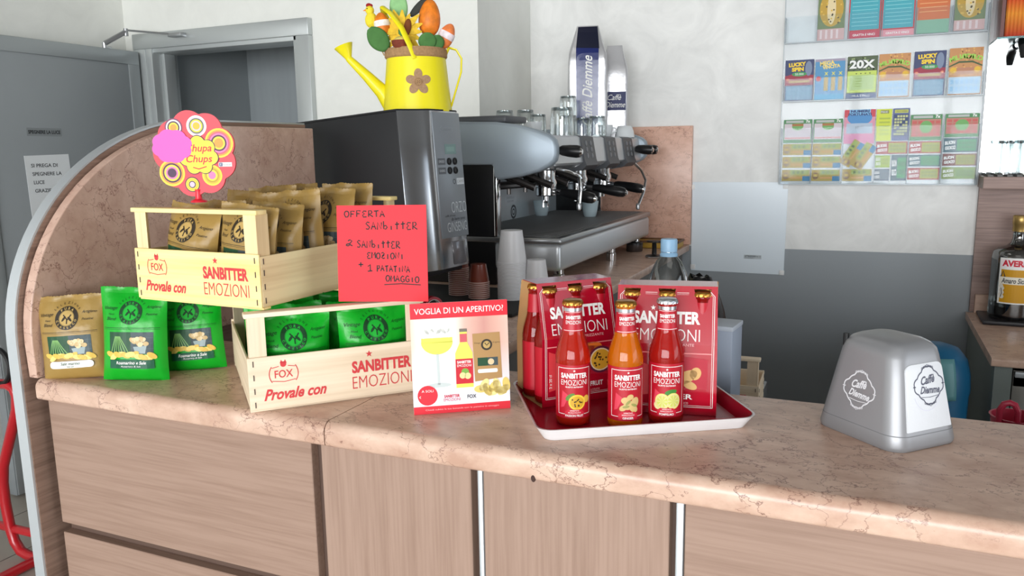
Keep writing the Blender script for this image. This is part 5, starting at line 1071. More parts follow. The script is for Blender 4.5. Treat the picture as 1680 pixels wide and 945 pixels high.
b = B(); b.lathe([(0.020, 0), (0.026, 0.012), (0.027, 0.020), (0.023, 0.020), (0.018, 0.006), (0.001, 0.005)], 24, cap=(True, False)); obj('bowl', b, mat('dark_red_weave', (122, 52, 34), 0.8, var=0.2, vscale=120), t)
b = B(); b.ball((0, 0, 0.018), (0.021, 0.021, 0.014)); obj('straw', b, mat('straw', (224, 204, 110), 0.9, bump=0.8, bscale=160), t)
# ------------------------------------------------------------------ back wall fittings
b = B(); b.span(-1.20, -0.747, 3.716, 3.7395, BZ + 0.0005, 1.623, bevel=0.002); tag(obj('marble_splash_panel', b, marble('pink_marble_panel', (206, 160, 138), (226, 184, 164), (124, 78, 66), 1.1)), 'pink marble slab fixed to the wall behind the coffee machine', 'panel')
t = thing('plastic_sheet', 'pale translucent plastic sheet fixed on the wall below the ticket rack', 'sheet', (-0.535, 3.735, 0.96))
b = B(); b.prism([(-0.744, 0.958), (-0.330, 0.955), (-0.326, 1.368), (-0.746, 1.368)], 0.004, M=TR(0, 3.7385, 0) @ RX(R(90)), bevel=0.0008); o = part('sheet', b, mat('frosted_plastic', (226, 236, 243), 0.26, spec=0.7), t, smooth=False)
a = Art(); a.rect(-0.505, 1.022, -0.428, 1.040, flat((188, 196, 200)), 1); a.text('ATTENZIONE', -0.478, 1.034, 0.008, flat((70, 76, 80)), 2, w=0.046, bold=0.03); a.text('non appoggiare', -0.480, 1.026, 0.006, flat((90, 96, 100)), 2, w=0.04); a.text('Mod. 12', -0.443, 1.034, 0.007, flat((70, 76, 80)), 2, w=0.022)
p = a.build('sticker', o, on_plane(TR(0, 3.7344, 0) @ RX(R(90))), eps=0.0003); p.matrix_parent_inverse = world_inv(o)
for x, z in ((-0.744, 1.345), (-0.735, 0.975), (-0.336, 1.35), (-0.338, 0.965)):
    b = B(); b.box((x, 3.733, z), (0.022, 0.004, 0.022), bevel=0.003); part('clip', b, WHITE, t)

ACR = thin_glass('clear_acrylic', (253, 254, 255), 0.0, 0.04, 0.02, 0.16); ACRF = thin_glass('acrylic_pocket', (252, 254, 255), 0.0, 0.05, 0.02, 0.16); AED = mat('acrylic_edge', (168, 178, 184), 0.2)
t = thing('ticket_rack', 'clear acrylic wall rack with three rows of scratch cards', 'rack', (0.015, 3.73, 1.36))
b = B(); b.span(-0.366, 0.394, 3.7325, 3.7365, 1.36, 2.30); part('back_sheet', b, ACR, t, smooth=False)
for zb_, zt_ in ((1.362, 1.600), (1.713, 1.806), (1.956, 2.060)):
    b = B(); b.span(-0.360, 0.388, 3.699, 3.7012, zb_, zt_); pk_ = part('pocket', b, ACRF, t, smooth=False)
    b = B(); b.span(-0.360, 0.388, 3.699, 3.7325, zb_ - 0.003, zb_); b.span(-0.362, -0.360, 3.699, 3.7325, zb_ - 0.003, zt_); b.span(0.388, 0.390, 3.699, 3.7325, zb_ - 0.003, zt_)
    for k in range(1, 6): b.span(-0.360 + 0.748 * k / 6 - 0.0008, -0.360 + 0.748 * k / 6 + 0.0008, 3.7012, 3.7315, zb_, zt_)
    part('pocket_edge', b, AED, t, smooth=False)
b = B(); b.span(-0.368, -0.366, 3.732, 3.737, 1.36, 2.30); b.span(0.394, 0.3965, 3.729, 3.737, 1.36, 2.30); b.span(-0.366, 0.394, 3.732, 3.737, 1.357, 1.36); part('sheet_edge', b, AED, t, smooth=False)

I = flat
def ticket(label, rect, art, group, y=3.7155, rot=0.0):
    x0, z0, x1, z1 = rect; w, h = x1 - x0, z1 - z0
    t = thing('scratch_card', label, 'scratch card', ((x0 + x1) / 2, y, (z0 + z1) / 2), (0, rot, 0), group)
    b = B(); b.span(-w / 2, w / 2, -0.0004, 0.0004, -h / 2, h / 2); cd_ = obj('card', b, PAPER, t, smooth=False)
    a = Art(); art(a, w, h); a.build('print', cd_, on_plane(face_front(0, -0.0005, 0)), eps=0.0001)
    return t
def A_turq(a, w, h, foot=(196, 60, 84)):
    a.rect(-w / 2, -h / 2, w / 2, h / 2, I((190, 54, 64)), 1); a.rect(-w * .46, -h * .34, w * .46, h / 2, I((58, 162, 176)), 2)
    for k in range(9): a.rect(-w * .40, -h * .26 + k * h * .075, w * .40, -h * .25 + k * h * .075, I((140, 210, 214)), 3)
    a.rect(-w / 2, -h / 2, w / 2, -h * .37, I(foot), 4); a.text('GRATTA E VINCI', 0, -h * .435, h * .045, P_WHITE, 5, w=w * .7, bold=.02)
def A_orange(a, w, h):
    a.rect(-w / 2, -h / 2, w / 2, h / 2, I((206, 106, 50)), 1)
    for k in range(6): a.rect(-w * .42, -h * .06 + k * h * .085, w * .42, -h * .045 + k * h * .085, I((232, 170, 110)), 2)
    a.rect(-w / 2, -h / 2, w / 2, -h * .22, I((128, 176, 150)), 3)
def A_gold(a, w, h):
    a.rect(-w / 2, -h / 2, w / 2, h / 2, I((110, 128, 84)), 1); a.disc(0, h * .1, w * .44, I((190, 152, 48)), 2, ry=h * .34); a.disc(0.0, h * .1, w * .16, I((226, 206, 160)), 3, ry=h * .30)
    r2 = random.Random(4)
    for k in range(26): a.disc(r2.uniform(-.42, .42) * w, r2.uniform(-.2, .45) * h, w * .035, I((92, 76, 36) if k % 2 else (216, 178, 70)), 4, n=8)
    a.rect(-w / 2, -h / 2, w / 2, -h * .28, I((208, 170, 168)), 5)
    for k in range(4): a.rect(-w * .4 + k * w * .2, -h * .47, -w * .32 + k * w * .2, -h * .30, I((226, 206, 206)), 6)
def A_bell(a, w, h):
    a.rect(-w / 2, -h / 2, w / 2, h / 2, I((54, 64, 106)), 1); a.rect(-w / 2, -h * .12, w / 2, h * .12, I((150, 40, 64)), 2); a.poly([(-w / 2, h * .10), (0, h * .22), (w / 2, h * .10), (w / 2, h * .02), (-w / 2, h * .02)], I((158, 44, 66)), 3)
    a.disc(w * .32, h * .28, w * .12, I((120, 134, 160)), 4, ry=h * .18); a.text('LUCKY', -w * .08, h * .39, h * .10, I((244, 206, 40)), 4, w=w * .6, bold=.06, rot=.06); a.text('SPIN', -w * .06, h * .27, h * .10, I((244, 206, 40)), 4, w=w * .42, bold=.06, rot=.04)
    a.disc(0, h * .15, w * .26, I((62, 150, 84)), 5, ry=h * .055); a.text('50.000', 0, h * .15, h * .05, P_WHITE, 6, w=w * .3); a.rect(-w * .36, -h * .06, w * .36, 0.0, I((180, 150, 90)), 5)
    for k in (-1, 1): a.disc(k * w * .4, h * .02, w * .05, I((226, 140, 110)), 6)
    a.rect(-w * .46, -h * .48, w * .46, -h * .14, I((92, 140, 170)), 3)
    for i in range(5):
        for j in range(3): a.disc(-w * .34 + i * w * .17, -h * .42 + j * h * .10, w * .05, I((126, 168, 192)), 4, n=12)
def A_blue(a, w, h):
    a.rect(-w / 2, -h / 2, w / 2, h / 2, I((84, 146, 190)), 1); a.text('MEGA', -w * .1, h * .40, h * .11, I((240, 214, 120)), 3, w=w * .5, bold=.05, rot=.1); a.text('VINCITA', w * .04, h * .31, h * .09, I((240, 214, 120)), 3, w=w * .6, bold=.05, rot=.1); a.rect(-w / 2, h * .44, w / 2, h / 2, I((160, 150, 170)), 2)
    for k in range(3):
        x = -w * .12 + k * w * .24; a.rect(x - w * .07, -h * .28, x + w * .07, h * .06, I((176, 160, 84)), 2); a.text('X', x, h * .14, h * .08, I((226, 220, 90)), 3, bold=.04)
        for j in range(5): a.rect(x - w * .07, -h * .25 + j * h * .065, x + w * .07, -h * .235 + j * h * .065, I((210, 140, 90)), 3)
    a.disc(-w * .38, h * .02, w * .09, I((196, 60, 70)), 3); a.rect(-w / 2, -h / 2, w / 2, -h * .36, I((60, 160, 200)), 2)
def A_20x(a, w, h):
    a.rect(-w / 2, -h / 2, w / 2, h / 2, I((76, 92, 60)), 1)
    r2 = random.Random(9)
    for k in range(30): a.disc(r2.uniform(-.48, .48) * w, r2.uniform(.16, .48) * h, w * .03, I((150, 170, 110) if k % 2 else (40, 60, 40)), 2, n=8)
    a.text('20X', -w * .01, h * .31, h * .22, I((40, 50, 40)), 3, w=w * .88, bold=.09); a.text('20X', -w * .01, h * .31, h * .20, P_WHITE, 4, w=w * .84, bold=.04); a.rect(-w * .48, -h * .36, w * .48, h * .15, I((196, 214, 96)), 5); a.rect(-w * .40, -h * .30, w * .40, h * .06, I((176, 200, 122)), 6)
    for k in range(4): a.poly([(-w * .22 + k * w * .15, h * .10), (-w * .16 + k * w * .15, h * .10), (-w * .19 + k * w * .15, h * .07)], I((60, 70, 40)), 6)
    for j in range(4): a.rect(-w * .2, -h * .22 + j * h * .06, w * .2, -h * .20 + j * h * .06, I((150, 176, 84)), 7)
    a.rect(-w / 2, -h / 2, w / 2, -h * .38, I((62, 84, 130)), 5); a.text('MULTIPLO', 0, -h * .44, h * .05, P_WHITE, 6, w=w * .6)
def A_mili(a, w, h):
    a.rect(-w / 2, -h / 2, w / 2, h / 2, I((198, 140, 84)), 1)
    r2 = random.Random(2)
    for k in range(36): a.disc(r2.uniform(-.48, .48) * w, r2.uniform(-.1, .48) * h, w * .028, I((226, 176, 90) if k % 2 else (170, 110, 66)), 2, n=8)
    a.poly([(-w * .5, h * .12), (-w * .2, h * .22), (w * .2, h * .22), (w * .5, h * .12), (w * .5, h * .09), (w * .2, h * .18), (-w * .2, h * .18), (-w * .5, h * .09)], I((60, 84, 40)), 3); a.arc_text('MILIARDARIO', 0, -h * .36, h * .68, h * .105, I((160, 210, 80)), 116, 64, 4, bold=.05)
    for k in (-1, 1): a.disc(k * w * .36, h * .03, w * .1, I((226, 180, 50)), 3)
    a.rect(-w * .26, -h * .06, w * .26, h * .08, I((186, 128, 96)), 4); a.rect(-w * .48, -h * .48, w * .48, -h * .12, I((178, 204, 224)), 4)
    for i in range(6):
        for j in range(2): a.rect(-w * .42 + i * w * .145, -h * .42 + j * h * .15, -w * .32 + i * w * .145, -h * .32 + j * h * .15, I((146, 190, 222)), 5)
def A_green(a, w, h, open_=False):
    a.rect(-w / 2, -h / 2, w / 2, h / 2, I((78, 138, 88)), 1); a.rect(-w * .42, h * .36, w * .2, h * .46, I((180, 184, 180)), 2); a.text('7x', w * .36, h * .42, h * .13, P_WHITE, 3, bold=.04)
    a.rect(-w * .47, -h * .36, w * .47, h * .32, I((184, 124, 108) if open_ else (206, 194, 200)), 2)
    if open_:
        for i in range(5):
            for j in range(4): a.rect(-w * .44 + i * w * .185, -h * .32 + j * h * .155, -w * .30 + i * w * .185, -h * .21 + j * h * .155, I((196, 90, 84)), 3)
    a.disc(0, h * (.02 if open_ else .20), w * .2, I((108, 168, 92)), 4, ry=h * .24 if open_ else h * .16)
    if not open_: a.rect(-w * .2, h * .22, w * .2, h * .32, I((170, 110, 60)), 5); a.rect(-w * .45, -h * .32, w * .45, -h * .26, I((214, 150, 150)), 3)
def A_num(a, w, h):
    a.rect(-w / 2, -h / 2, w / 2, h / 2, I((216, 150, 170)), 1); a.rect(-w / 2, h * .28, w / 2, h / 2, I((200, 66, 80)), 2); a.disc(0, h * .26, w * .40, I((74, 140, 196)), 3, ry=h * .22); a.rect(-w * .34, h * .34, w * .34, h * .5, I((120, 180, 220)), 4)
    a.text('NUMERI', 0, h * .45, h * .075, I((30, 50, 110)), 5, w=w * .6, bold=.05); a.text('FORTUNATI', 0, h * .36, h * .075, I((30, 50, 110)), 5, w=w * .74, bold=.05); a.rect(-w * .42, -h * .2, w * .42, h * .1, I((176, 190, 206)), 4); a.text('10 €', 0, -h * .02, h * .09, I((110, 110, 124)), 5); a.rect(-w / 2, -h / 2, w / 2, -h * .22, I((220, 140, 176)), 4)
def A_lime(a, w, h):
    a.rect(-w / 2, -h / 2, w / 2, h / 2, I((206, 216, 62)), 1); a.rect(-w * .25, h * .36, w * .3, h * .46, I((120, 124, 60)), 2); a.text('MAXI', 0.0, h * .41, h * .07, P_WHITE, 3, w=w * .44)
    for j in range(5): a.rect(-w * .3, -h * .3 + j * h * .12, w * .4, -h * .25 + j * h * .12, I((170, 186, 70)), 2)
def A_cross(a, w, h):
    a.rect(-w / 2, -h / 2, w / 2, h / 2, I((92, 104, 150)), 1); a.rect(-w * .4, h * .36, w * .4, h * .46, I((196, 200, 84)), 2); a.text('CRUCIVERBA', 0, h * .41, h * .06, I((40, 50, 80)), 3, w=w * .7); a.rect(-w * .44, -h * .36, w * .44, h * .32, I((52, 70, 110)), 2)
    for i in range(5):
        for j in range(7):
            if (i * 3 + j * 2) % 5 != 2: a.rect(-w * .40 + i * w * .165, -h * .33 + j * h * .092, -w * .27 + i * w * .165, -h * .265 + j * h * .092, I((196, 200, 140)), 3)
def A_small(c1, c2, txt):
    def f(a, w, h):
        a.rect(-w / 2, -h / 2, w / 2, h / 2, I(c1), 1); a.rect(-w * .10, -h * .40, w * .46, h * .40, I(c2), 2)
        a.text(txt[0], -w * .31, h * .18, h * .26, P_WHITE, 3, w=w * .32, bold=.05, rot=.12, shear=.2); a.text(txt[1], -w * .29, -h * .18, h * .26, P_WHITE, 3, w=w * .32, bold=.05, rot=.12, shear=.2)
        for i in range(5):
            for j in range(2): a.rect(-w * .05 + i * w * .10, -h * .24 + j * h * .30, w * .02 + i * w * .10, -h * .06 + j * h * .30, I(tuple(int(q * .72) for q in c2)), 3)
    return f
def A_gsmall(a, w, h):
    a.rect(-w / 2, -h / 2, w / 2, h / 2, I((176, 150, 60)), 1); a.disc(-w * .36, -h * .05, w * .11, I((120, 84, 40)), 2, ry=h * .32); a.rect(w * .24, -h / 2, w / 2, -h * .06, I((40, 124, 170)), 3); a.rect(-w * .2, h * .06, w * .46, h * .46, I((150, 168, 66)), 2)
    for i in range(6): a.disc(-w * .16 + i * w * .075, -h * .22, w * .03, I((220, 150, 90)), 3, n=10)
    for i in range(3): a.rect(-w * .12 + i * w * .16, h * .14, -w * .04 + i * w * .16, h * .38, I((84, 104, 44)), 3)
    a.text('ORO', -w * .36, 0, h * .22, I((240, 210, 90)), 4, w=w * .16, bold=.04)
RT = 'scratch cards in the top pocket'; RM = 'scratch cards in the middle pocket'; RB = 'scratch cards in the bottom pocket'
for lb, rc, ar in (('gold scratch card at the top row end beside the empty slot', (-0.235, 1.958, -0.130, 2.166), A_gold), ('turquoise scratch card with a dark red foot beside the gold card', (-0.115, 1.958, 0.005, 2.162), A_turq), ('turquoise scratch card beside the orange one in the top row', (0.009, 1.958, 0.130, 2.154), lambda a, w, h: A_turq(a, w, h, (226, 150, 160))), ('orange scratch card in the top row', (0.136, 1.960, 0.253, 2.147), A_orange), ('gold scratch card at the shelf end of the top row', (0.270, 1.962, 0.376, 2.142), A_gold)): ticket(lb.replace('window-free end of the top row beside the empty slot', 'top row end beside the empty slot'), rc, ar, RT)
for lb, rc, ar in (('dark blue and red scratch card at the coffee end of the middle row', (-0.356, 1.716, -0.241, 1.885), A_bell), ('light blue scratch card with yellow title beside the 20X card', (-0.235, 1.716, -0.119, 1.882), A_blue), ('black and lime scratch card reading 20X', (-0.110, 1.716, 0.005, 1.886), A_20x), ('brown scratch card with green title right beside the 20X card', (0.010, 1.716, 0.126, 1.889), A_mili), ('dark blue and red scratch card between two brown ones in the middle row', (0.139, 1.716, 0.253, 1.891), A_bell), ('brown scratch card with green title at the shelf end of the middle row', (0.264, 1.716, 0.381, 1.896), A_mili)): ticket(lb, rc, ar, RM)
for lb, rc, ar in (('green edged scratch card with pale face at the coffee end of the bottom row', (-0.353, 1.537, -0.238, 1.636), A_green), ('green edged scratch card with pale face beside the pink one', (-0.231, 1.537, -0.116, 1.635), A_green), ('pink and blue scratch card reading NUMERI FORTUNATI', (-0.111, 1.530, 0.008, 1.670), A_num), ('narrow lime yellow scratch card in the bottom row', (0.012, 1.539, 0.070, 1.669), A_lime), ('narrow blue crossword scratch card in the bottom row', (0.074, 1.540, 0.136, 1.670), A_cross), ('green edged scratch card with brick red grid beside the crossword card', (0.141, 1.539, 0.255, 1.642), lambda a, w, h: A_green(a, w, h, True)), ('green edged scratch card with brick red grid at the shelf end', (0.266, 1.550, 0.386, 1.642), lambda a, w, h: A_green(a, w, h, True))): ticket(lb, rc, ar, RB)
red = A_small((170, 66, 66), (170, 176, 72), ('BUON', 'GIOCO')); grn = A_small((52, 92, 104), (70, 160, 104), ('BUON', 'GIOCO')); drk = A_small((120, 60, 56), (160, 160, 56), ('BUON', 'GIOCO')); olv = A_small((130, 150, 70), (120, 160, 70), ('BUON', 'GIOCO')); gry = A_small((70, 88, 104), (120, 136, 150), ('BUON', 'GIOCO')); lim = A_small((150, 176, 70), (176, 196, 70), ('BUON', 'GIOCO'))
for lb, rc, ar in (('small gold strip card, topmost under the first green edged card', (-0.353, 1.485, -0.238, 1.533), A_gsmall), ('small gold strip card, topmost under the second green edged card', (-0.231, 1.485, -0.118, 1.533), A_gsmall), ('small gold strip card, middle one under the first green edged card', (-0.353, 1.430, -0.238, 1.478), A_gsmall), ('small gold strip card, middle one under the second green edged card', (-0.231, 1.430, -0.118, 1.478), A_gsmall), ('small gold strip card, lowest under the first green edged card', (-0.353, 1.374, -0.238, 1.422), A_gsmall), ('small gold strip card, lowest under the second green edged card', (-0.231, 1.374, -0.118, 1.422), A_gsmall), ('small gold strip card, lowest under the pink card', (-0.108, 1.374, 0.006, 1.424), A_gsmall),
    ('small red strip card under the lime and crossword cards', (0.017, 1.486, 0.135, 1.536), red), ('small red strip card, topmost under the grid card beside the crossword', (0.141, 1.487, 0.258, 1.535), red), ('small green strip card, topmost at the shelf end of the rack', (0.266, 1.490, 0.386, 1.546), grn), ('small green strip card between two red ones', (0.141, 1.434, 0.258, 1.481), grn), ('small dark red strip card, middle one at the shelf end', (0.266, 1.436, 0.386, 1.484), drk), ('small red strip card, lowest under the grid card', (0.141, 1.380, 0.258, 1.428), red), ('small olive strip card, lowest at the shelf end', (0.266, 1.383, 0.386, 1.430), olv), ('tiny lime card over a grey one in the bottom pocket', (0.017, 1.430, 0.073, 1.480), lim), ('tiny grey blue card at the bottom of the rack', (0.017, 1.376, 0.073, 1.424), gry), ('small upright blue and green card at the bottom of the rack', (0.079, 1.376, 0.136, 1.481), grn)): ticket(lb, rc, ar, RB, 3.7185)
for lb, c_ in (('small gold strip card slanting in front of the pink one, nearer the green cards', (-0.075, 1.490)), ('small gold strip card slanting in front of the pink one, nearer the lime card', (-0.028, 1.478))): ticket(lb, (c_[0] - 0.056, c_[1] - 0.024, c_[0] + 0.056, c_[1] + 0.024), A_gsmall, RB, 3.7085 if c_[0] < -0.05 else 3.7060, R(-58))

# ------------------------------------------------------------------ back shelf unit on the right
SHB = wood('shelf_brown_laminate', (124, 100, 92), (152, 126, 116), 'x', 0.5)
t = thing('bar_back_unit', 'brown wall panelling with mirror and bottle shelves at the right', 'shelf unit', (1.1, 3.72, 0.84))
b = B(); b.span(0.405, 1.9, 3.712, 3.7395, 0.842, 1.375); part('back_panel', b, SHB, t, smooth=False)
b = B(); b.span(0.40, 1.9, 3.728, 3.7395, 1.375, 2.6); part('mirror', b, mat('mirror', (236, 240, 242), 0.02, metal=1.0), t, smooth=False)
b = B(); b.span(0.398, 1.9, 3.55, 3.712, 1.351, 1.397, bevel=0.002); part('lower_shelf', b, SHB, t, smooth=False)
b = B()
for k in range(24): b.span(0.412 + k * 0.032, 0.430 + k * 0.032, 3.556, 3.70, 1.3972, 1.404)
part('shelf_mat', b, mat('grey_mesh', (110, 108, 106), 0.7), t, smooth=False)['kind'] = 'stuff'
b = B(); b.span(0.405, 1.9, 3.55, 3.727, 1.903, 1.911); part('glass_shelf', b, mat('green_glass_edge', (120, 160, 160), 0.1, trans=0.7), t, smooth=False)
b = B(); b.span(0.413, 0.425, 3.56, 3.727, 1.9115, 2.6); part('upright', b, mat('dark_brown_upright', (104, 60, 56), 0.5), t, smooth=False)
b = B(); b.tube([(0.495, 3.70, 1.895), (0.495, 3.62, 1.893), (0.495, 3.57, 1.87), (0.495, 3.56, 1.835)], [0.014, 0.016, 0.018, 0.012], 12); part('shelf_bracket', b, BLACK, t)
for k in range(5):
    x = 0.468 + 0.068 * (k % 3) + 0.02 * (k // 3); y = 3.61 + 0.055 * (k // 3)
    glass('tumbler', 'clear glass upside down on the brown shelf before the bright mirror', 0.026, 0.13, (x if k < 3 else x + 0.012, y, 1.4042), 'glasses on the mirrored shelf', 8)
t = thing('bottle_box', 'red and orange ribbed box on the glass shelf at the top right', 'box', (0.485, 3.63, 1.9112))
b = B(); prof_ = []
for k in range(9): prof_ += [(-0.055 + k * 0.0122, -0.045), (-0.050 + k * 0.0122, -0.050)]
b.prism(prof_ + [(0.055, 0.04), (-0.055, 0.04)], 0.24, bevel=0.0)
m = mat('sunset_print', (200, 60, 50), 0.3); nt = m.node_tree; tc = nd(nt, 'ShaderNodeTexCoord'); sp = nd(nt, 'ShaderNodeSeparateXYZ'); nt.links.new(tc.outputs['Object'], sp.inputs[0]); cr = nd(nt, 'ShaderNodeValToRGB'); mr = nd(nt, 'ShaderNodeMapRange'); mr.inputs[2].default_value = 0.24; nt.links.new(sp.outputs[2], mr.inputs[0]); nt.links.new(mr.outputs[0], cr.inputs[0])
e = cr.color_ramp.elements; e[0].color = lin((186, 60, 50)); e[1].color = lin((190, 40, 44)); q = e.new(0.35); q.color = lin((226, 150, 60)); q = e.new(0.6); q.color = lin((206, 70, 50)); nt.links.new(cr.outputs[0], nt.nodes['Principled BSDF'].inputs['Base Color'])
obj('printed_box', b, m, t, smooth=False)

# low counter at the right with a built-in glass washer
GCAB = mat('grey_green_cabinet', (120, 128, 124), 0.5)
t = thing('rear_counter', 'low rear counter with pink marble top and a grey cabinet at the right', 'counter', (1.1, 3.3, 0))
b = slab_x(0.392, 1.9, 2.915, 3.711, 0.812, 0.840, 0.008); part('marble_top', b, MARBLE, t)
b = B(); b.span(0.420, 1.9, 3.690, 3.7115, 0.8402, 0.917, bevel=0.002); part('upstand', b, MARBLE, t, smooth=False)
b = B(); b.span(0.405, 0.455, 2.935, 3.71, 0.0, 0.8118); b.span(1.06, 1.9, 2.935, 3.71, 0, 0.8118); b.span(0.455, 1.06, 3.55, 3.71, 0, 0.8118); part('cabinet_body', b, GCAB, t, smooth=False)
t = thing('glass_washer', 'grey fronted machine with a dark opening built under the right counter', 'dishwasher', (0.76, 3.2, 0))
b = B(); b.span(0.458, 1.058, 2.96, 3.545, 0.02, 0.790); part('housing', b, BLACKM, t, smooth=False)
b = B()
for x0, x1, z0, z1 in ((0.458, 0.505, 0.02, 0.80), (1.01, 1.058, 0.02, 0.80), (0.458, 1.058, 0.745, 0.80), (0.458, 1.058, 0.02, 0.56)): b.span(x0, x1, 2.938, 2.96, z0, z1, bevel=0.003)
part('door_frame', b, mat('warm_grey_metal', (146, 144, 138), 0.4, metal=0.4), t)
b = B(); b.span(0.462, 1.054, 2.928, 2.938, 0.778, 0.798, bevel=0.004); part('handle_rail', b, ALU_L, t)
b = B(); b.span(0.54, 1.0, 2.942, 2.952, 0.585, 0.645, bevel=0.003); part('inner_tray', b, mat('dark_steel', (96, 98, 98), 0.35, metal=0.7), t)

# bottle on the right counter
b = B(); b.span(0.425, 0.80, 3.46, 3.675, 0.8405, 0.856, bevel=0.004); tag(obj('bottle_tray', b, mat('black_tray', (30, 28, 32), 0.4)), 'flat black tray under the amaro bottle on the right counter', 'tray')
t = thing('amaro_bottle', 'amaro bottle with white and gold label at the right picture edge', 'bottle', (0.535, 3.565, 0.8562))
AV = [(0.078, 0), (0.084, 0.004), (0.086, 0.02), (0.086, 0.235), (0.082, 0.258), (0.066, 0.272), (0.040, 0.280), (0.026, 0.292), (0.022, 0.31), (0.021, 0.345), (0.024, 0.348), (0.024, 0.356)]
b = B(); b.lathe(AV, 40); obj('glass_body', b, thin_glass('smoke_glass', (176, 184, 184), 0.14), t, ang=60)
b = B(); b.lathe([(0.074, 0.003), (0.081, 0.01), (0.082, 0.05), (0.001, 0.05)], 36); obj('amaro', b, mat('dark_amaro', (26, 18, 24), 0.1), t, ang=60)
b = B(); b.lathe([(0.0255, 0.335), (0.0255, 0.36), (0.027, 0.362), (0.027, 0.392), (0.024, 0.396), (0.001, 0.396)], 28); obj('gold_cap', b, mat('brass_cap', (176, 146, 88), 0.35, metal=0.7), t, ang=50)
ya = math.atan2(-3.565, -0.535); AM = lambda u, v, h: Vector(((0.0866 + h) * math.cos(ya + u / 0.0866), (0.0866 + h) * math.sin(ya + u / 0.0866), v))
a = Art(); a.rect(-0.058, 0.065, 0.07, 0.240, P_WHITE, 1); a.rect(-0.050, 0.070, 0.066, 0.196, flat((206, 150, 20)), 2); a.rect(-0.054, 0.205, 0.068, 0.236, flat((246, 236, 236)), 2); a.text('AVERNA', 0.008, 0.220, 0.024, flat((206, 40, 60)), 3, w=0.112, bold=0.05); a.rect(-0.054, 0.140, 0.066, 0.168, flat((236, 230, 214)), 3); a.text('Amaro Siciliano', 0.008, 0.154, 0.020, flat((40, 40, 50)), 4, w=0.108, shear=0.2, bold=0.02)
for k in range(6): a.disc(-0.046 + 0.004 * (k % 2), 0.132 - k * 0.008, 0.008, flat((226, 220, 206)), 3, n=10)
a.line([(-0.050, 0.168), (-0.042, 0.190), (-0.035, 0.168)], 0.004, flat((60, 56, 60)), 4); a.line([(-0.046, 0.125), (-0.042, 0.105), (-0.046, 0.090)], 0.003, flat((90, 84, 80)), 4)
a.build('label', t, AM, eps=0.0004, cut=([k * 0.01 for k in range(-6, 8)], []))

# pedal bin beside it
t = thing('waste_bin', 'blue round waste bin with a teal flap beside the right counter', 'bin', (0.237, 3.0, 0))
b = B(); b.lathe([(0.088, 0.0), (0.096, 0.004), (0.108, 0.60), (0.110, 0.70)], 36); obj('drum', b, mat('bin_blue', (26, 100, 140), 0.4), t)
b = B(); b.lathe([(0.112, 0.695), (0.113, 0.715), (0.110, 0.76), (0.098, 0.81), (0.070, 0.845), (0.03, 0.858), (0.001, 0.860)], 36); obj('dome_lid', b, MC['bin_blue'], t)
b = B()
b.grid(lambda i, j: Vector((0.1145 * math.cos(R(238 + 64 * i)) * (1 - 0.20 * j * j), 0.1145 * math.sin(R(238 + 64 * i)) * (1 - 0.20 * j * j), 0.69 + 0.135 * j)), 12, 8); fl_ = obj('swing_flap', b, mat('bin_teal', (104, 160, 164), 0.4), t); s_ = fl_.modifiers.new('thick', 'SOLIDIFY'); s_.thickness = 0.004; s_.offset = 1

# things just behind the bar, on its inner worktop
t = thing('inner_worktop', 'steel worktop on the serving side of the bar, behind the cartons', 'worktop', (0.02, 1.49, 0))
b = B(); b.span(-0.45, 0.50, 1.302, 1.68, 0.975, 1.0, bevel=0.003); part('top', b, STEEL, t); b = B(); b.span(-0.44, 0.49, 1.305, 1.65, 0, 0.975); part('cabinet_body', b, mat('dark_cabinet', (70, 70, 72), 0.6), t, smooth=False)
t = thing('water_bottle', 'clear plastic water bottle with a blue cap behind the red cartons', 'bottle', (-0.341, 1.50, 1.0003))
wb = [(0.030, 0.0), (0.040, 0.004), (0.043, 0.02)]
for k in range(6): z = 0.03 + k * 0.026; wb += [(0.0435, z), (0.0435, z + 0.017), (0.0415, z + 0.0215)]
wb += [(0.0435, 0.19), (0.0435, 0.235), (0.041, 0.262), (0.034, 0.290), (0.024, 0.312), (0.0155, 0.322), (0.0135, 0.328), (0.0135, 0.334)]
PET = thin_glass('clear_pet', (224, 230, 232), 0.14, 0.06)
b = B(); b.lathe(wb, 36, cap=(True, False)); obj('bottle_body', b, PET, t, ang=60)
b = B(); b.lathe([(0.0165, 0.322), (0.017, 0.326), (0.0145, 0.330)], 28); b.lathe([(0.0158, 0.331), (0.0158, 0.352), (0.0145, 0.355), (0.001, 0.3555)], 28); obj('cap', b, mat('light_blue_cap', (138, 176, 206), 0.4), t)
t = thing('paper_cup', 'white paper cup behind the red carton, next to the water bottle', 'cup', (-0.272, 1.40, 1.0003))
b = B(); b.lathe([(0.022, 0), (0.0235, 0.05), (0.0300, 0.236), (0.0312, 0.238), (0.0312, 0.243), (0.0292, 0.240), (0.022, 0.02), (0.001, 0.02)], 28, cap=(True, False)); obj('cup_body', b, DISP, t)
t = thing('grey_box', 'tall pale grey box behind the right carton', 'box', (-0.250, 1.475, 1.0003), (0, 0, R(-6)))
b = B(); b.span(-0.045, 0.045, -0.035, 0.035, 0, 0.205, bevel=0.003); bx_ = obj('box_body', b, mat('blue_grey_card', (150, 160, 176), 0.6), t); b = B(); b.span(-0.046, 0.046, -0.036, 0.036, 0.198, 0.207, bevel=0.002); obj('lid', b, mat('pale_grey_card', (178, 186, 196), 0.6), t)
t = thing('bin_bag', 'black plastic bag bunched up behind the water bottle', 'bag', (-0.300, 1.600, 1.0003))
b = B(); rs = []
